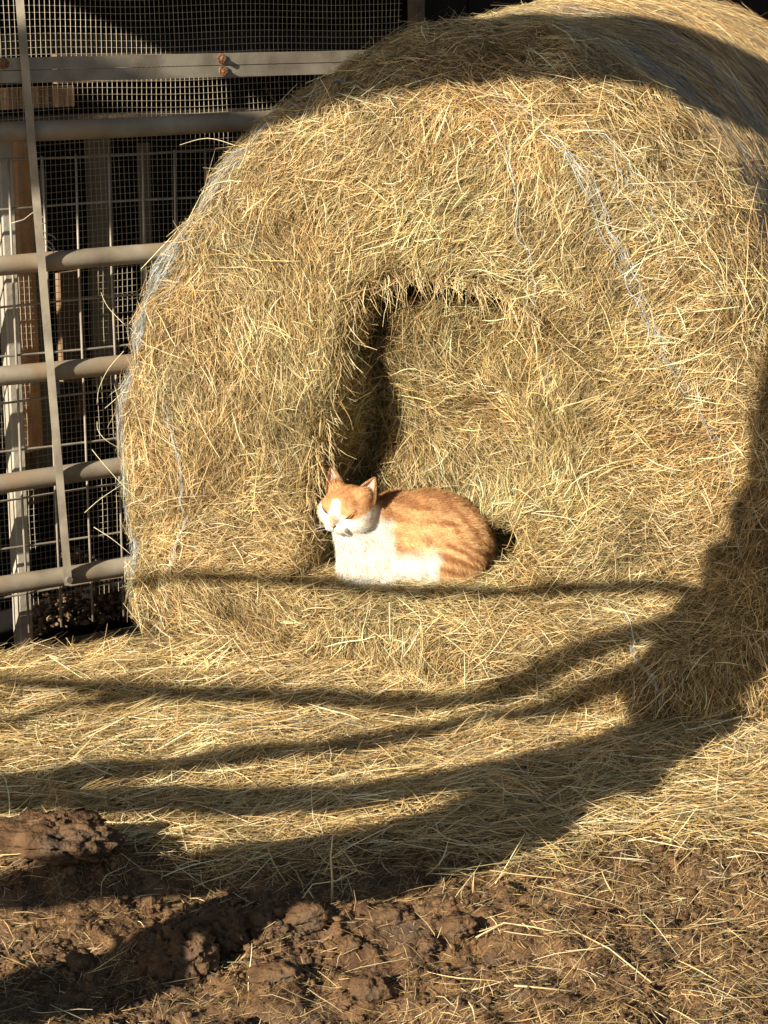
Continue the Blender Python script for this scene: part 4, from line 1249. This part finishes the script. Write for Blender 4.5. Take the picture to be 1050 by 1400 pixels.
# ears: a cupped outer shell and a paler inner one
def ear(sg, tip_r, tip_u, tip_f, base_r, base_u, w0, turn):
    base = hp(sg * base_r, base_u, -0.004)
    tip = hp(sg * tip_r, tip_u, tip_f)
    ax = tip - base; hgt = np.linalg.norm(ax); ax = ax / hgt
    fwd = HF * math.cos(turn) + HR * sg * math.sin(turn)
    fwd = unit(fwd - ax * (fwd @ ax)); sd = np.cross(ax, fwd)
    nt_, nph = 12, 13
    for nm_, inset, colr, part in (('ear', 0.0, ORANGE * 0.95, 0), ('inner_ear', 0.0016, np.array([0.80, 0.56, 0.42]), 1)):
        V, F, C_ = [], [], []
        for i_ in range(nt_ + 1):
            t = i_ / nt_
            w_ = (w0 - inset) * (1 - t ** 1.35) ** 0.85 + 0.0012
            for j_ in range(nph):
                ph = R(-115 + 230 * j_ / (nph - 1))
                c_ = base + ax * (hgt * t * (1 - 0.02 * part)) + sd * w_ * math.sin(ph) - fwd * (w_ * 0.62 * math.cos(ph)) + fwd * inset * 1.2
                c_ = c_ + ax * (-0.004 * (1 - t) * abs(math.sin(ph)))
                V.append(c_)
                edge = abs(j_ / (nph - 1) - 0.5) * 2
                cc_ = colr
                if part: cc_ = colr * (0.85 + 0.25 * t) * (1 if edge < 0.75 else 1.1)
                elif edge > 0.8: cc_ = PALE
                C_.append(np.clip(cc_, 0, 0.85))
        for i_ in range(nt_):
            for j_ in range(nph - 1):
                a_ = i_ * nph + j_
                F.append((a_, a_ + 1, a_ + nph + 1, a_ + nph))
        cpart(nm_, np_mesh(nm_, cat_world(np.array(V)), F, np.array(C_), smooth=True), M_ear)
    # short fur on the back and long pale hairs inside
    m_ = 2600
    t = rng.random(m_) ** 0.9; ph = rng.uniform(R(-115), R(115), m_)
    w_ = w0 * (1 - t ** 1.35) ** 0.85 + 0.0012
    P_ = base + ax * (hgt * t)[:, None] + sd * (w_ * np.sin(ph))[:, None] - fwd * (w_ * 0.62 * np.cos(ph))[:, None]
    No = unit(sd * np.sin(ph)[:, None] - fwd * np.cos(ph)[:, None])
    Tt = unit(ax[None] + No * 0.25 + rng.normal(0, 0.12, (m_, 3)))
    edge = np.abs(ph) > R(88)
    C_ = np.where(edge[:, None], PALE, ORANGE) * rng.uniform(0.8, 1.15, (m_, 1))
    a = strands(P_, Tt, No, rng.uniform(0.002, 0.0045, m_), np.full(m_, 0.0004), np.clip(C_, 0, .85), 2, 0.1, taper=0.2)
    m_ = 420
    s_ = rng.uniform(-1, 1, m_); t = rng.uniform(0, 0.55, m_) ** 1.2
    w_ = w0 * (1 - t ** 1.35) ** 0.85
    P_ = base + ax * (hgt * t)[:, None] + sd * (w_ * s_ * 0.9)[:, None] - fwd * (0.4 * w_)[:, None]
    Tt = unit(ax[None] * 0.8 - sd * (s_ * 0.9)[:, None] + fwd * 0.35 + rng.normal(0, 0.15, (m_, 3)))
    b = strands(P_, Tt, np.broadcast_to(fwd, (m_, 3)), rng.uniform(0.006, 0.014, m_), np.full(m_, 0.00045), np.tile(WHITE * 0.95, (m_, 1)) * rng.uniform(0.8, 1.05, (m_, 1)), 2, 0.2, taper=0.15)
    vv, ff, c3 = cat_strands([a, b])
    cpart('ear_fur', np_mesh('ear_fur', cat_world(vv), ff, c3), M_fur, 'stuff')
M_ear = strand_mat('cat_ear', 0.35, 0.6, 0.2)
ear(1, 0.056, 0.084, -0.016, 0.040, 0.034, 0.026 * 1.1, R(4))
ear(-1, 0.060, 0.084, -0.012, 0.040, 0.034, 0.024 * 1.1, R(-12))
# whiskers
wp_, wt_, wn_ = [], [], []
for sg in (-1, 1):
    for k in range(8):
        b_ = on_face(sg * (0.016 + 0.003 * (k % 3)), -0.026 - 0.0035 * (k % 4))
        wp_.append(b_); wt_.append(unit(HR * sg + HU * (0.15 - 0.12 * k + rng.normal(0, .05)) + HF * (0.15 - 0.05 * k)))
    for k in range(3):
        b_ = on_face(sg * 0.026, 0.019); wp_.append(b_); wt_.append(unit(HR * sg * 0.5 + HU * (1 - 0.2 * k) + HF * 0.5))
wp_, wt_ = np.array(wp_), np.array(wt_)
vv, ff, c3 = strands(wp_, wt_, np.tile(HU, (len(wp_), 1)), rng.uniform(0.035, 0.06, len(wp_)), np.full(len(wp_), 0.0005), np.tile([0.8, 0.76, 0.68], (len(wp_), 1)), 5, 0.15, droop=0.25, taper=0.2)
cpart('whiskers', np_mesh('whiskers', cat_world(vv), ff, c3), M_fur, 'stuff')

# hay in front of the cat's belly and over its paws
n = 900
uu = rng.uniform(CAT_U - 0.24, CAT_U + 0.26, n); vvv = CAT_V - 0.095 + rng.uniform(-0.05, 0.012, n)
zz = CAT_Z + rng.uniform(-0.02, 0.018, n)
p = BALE_C + EX * uu[:, None] + EY * vvv[:, None] + EZ * zz[:, None]
th = rng.normal(0.0, 0.35, n)
T = unit(EX * np.cos(th)[:, None] + EZ * np.sin(th)[:, None] * 0.7 + EY * rng.normal(0, 0.3, n)[:, None])
L = rng.uniform(0.03, 0.13, n)
vv, ff, c3 = strands(p - T * (L * 0.5)[:, None], T, np.tile(-EY, (n, 1)), L, rng.uniform(0.0007, 0.0014, n), hay_colors(n, WF, 0.95), 3, 0.25)
bpart('nest_hay', np_mesh('nest_hay', vv, ff, c3), M_hay, 'stuff')
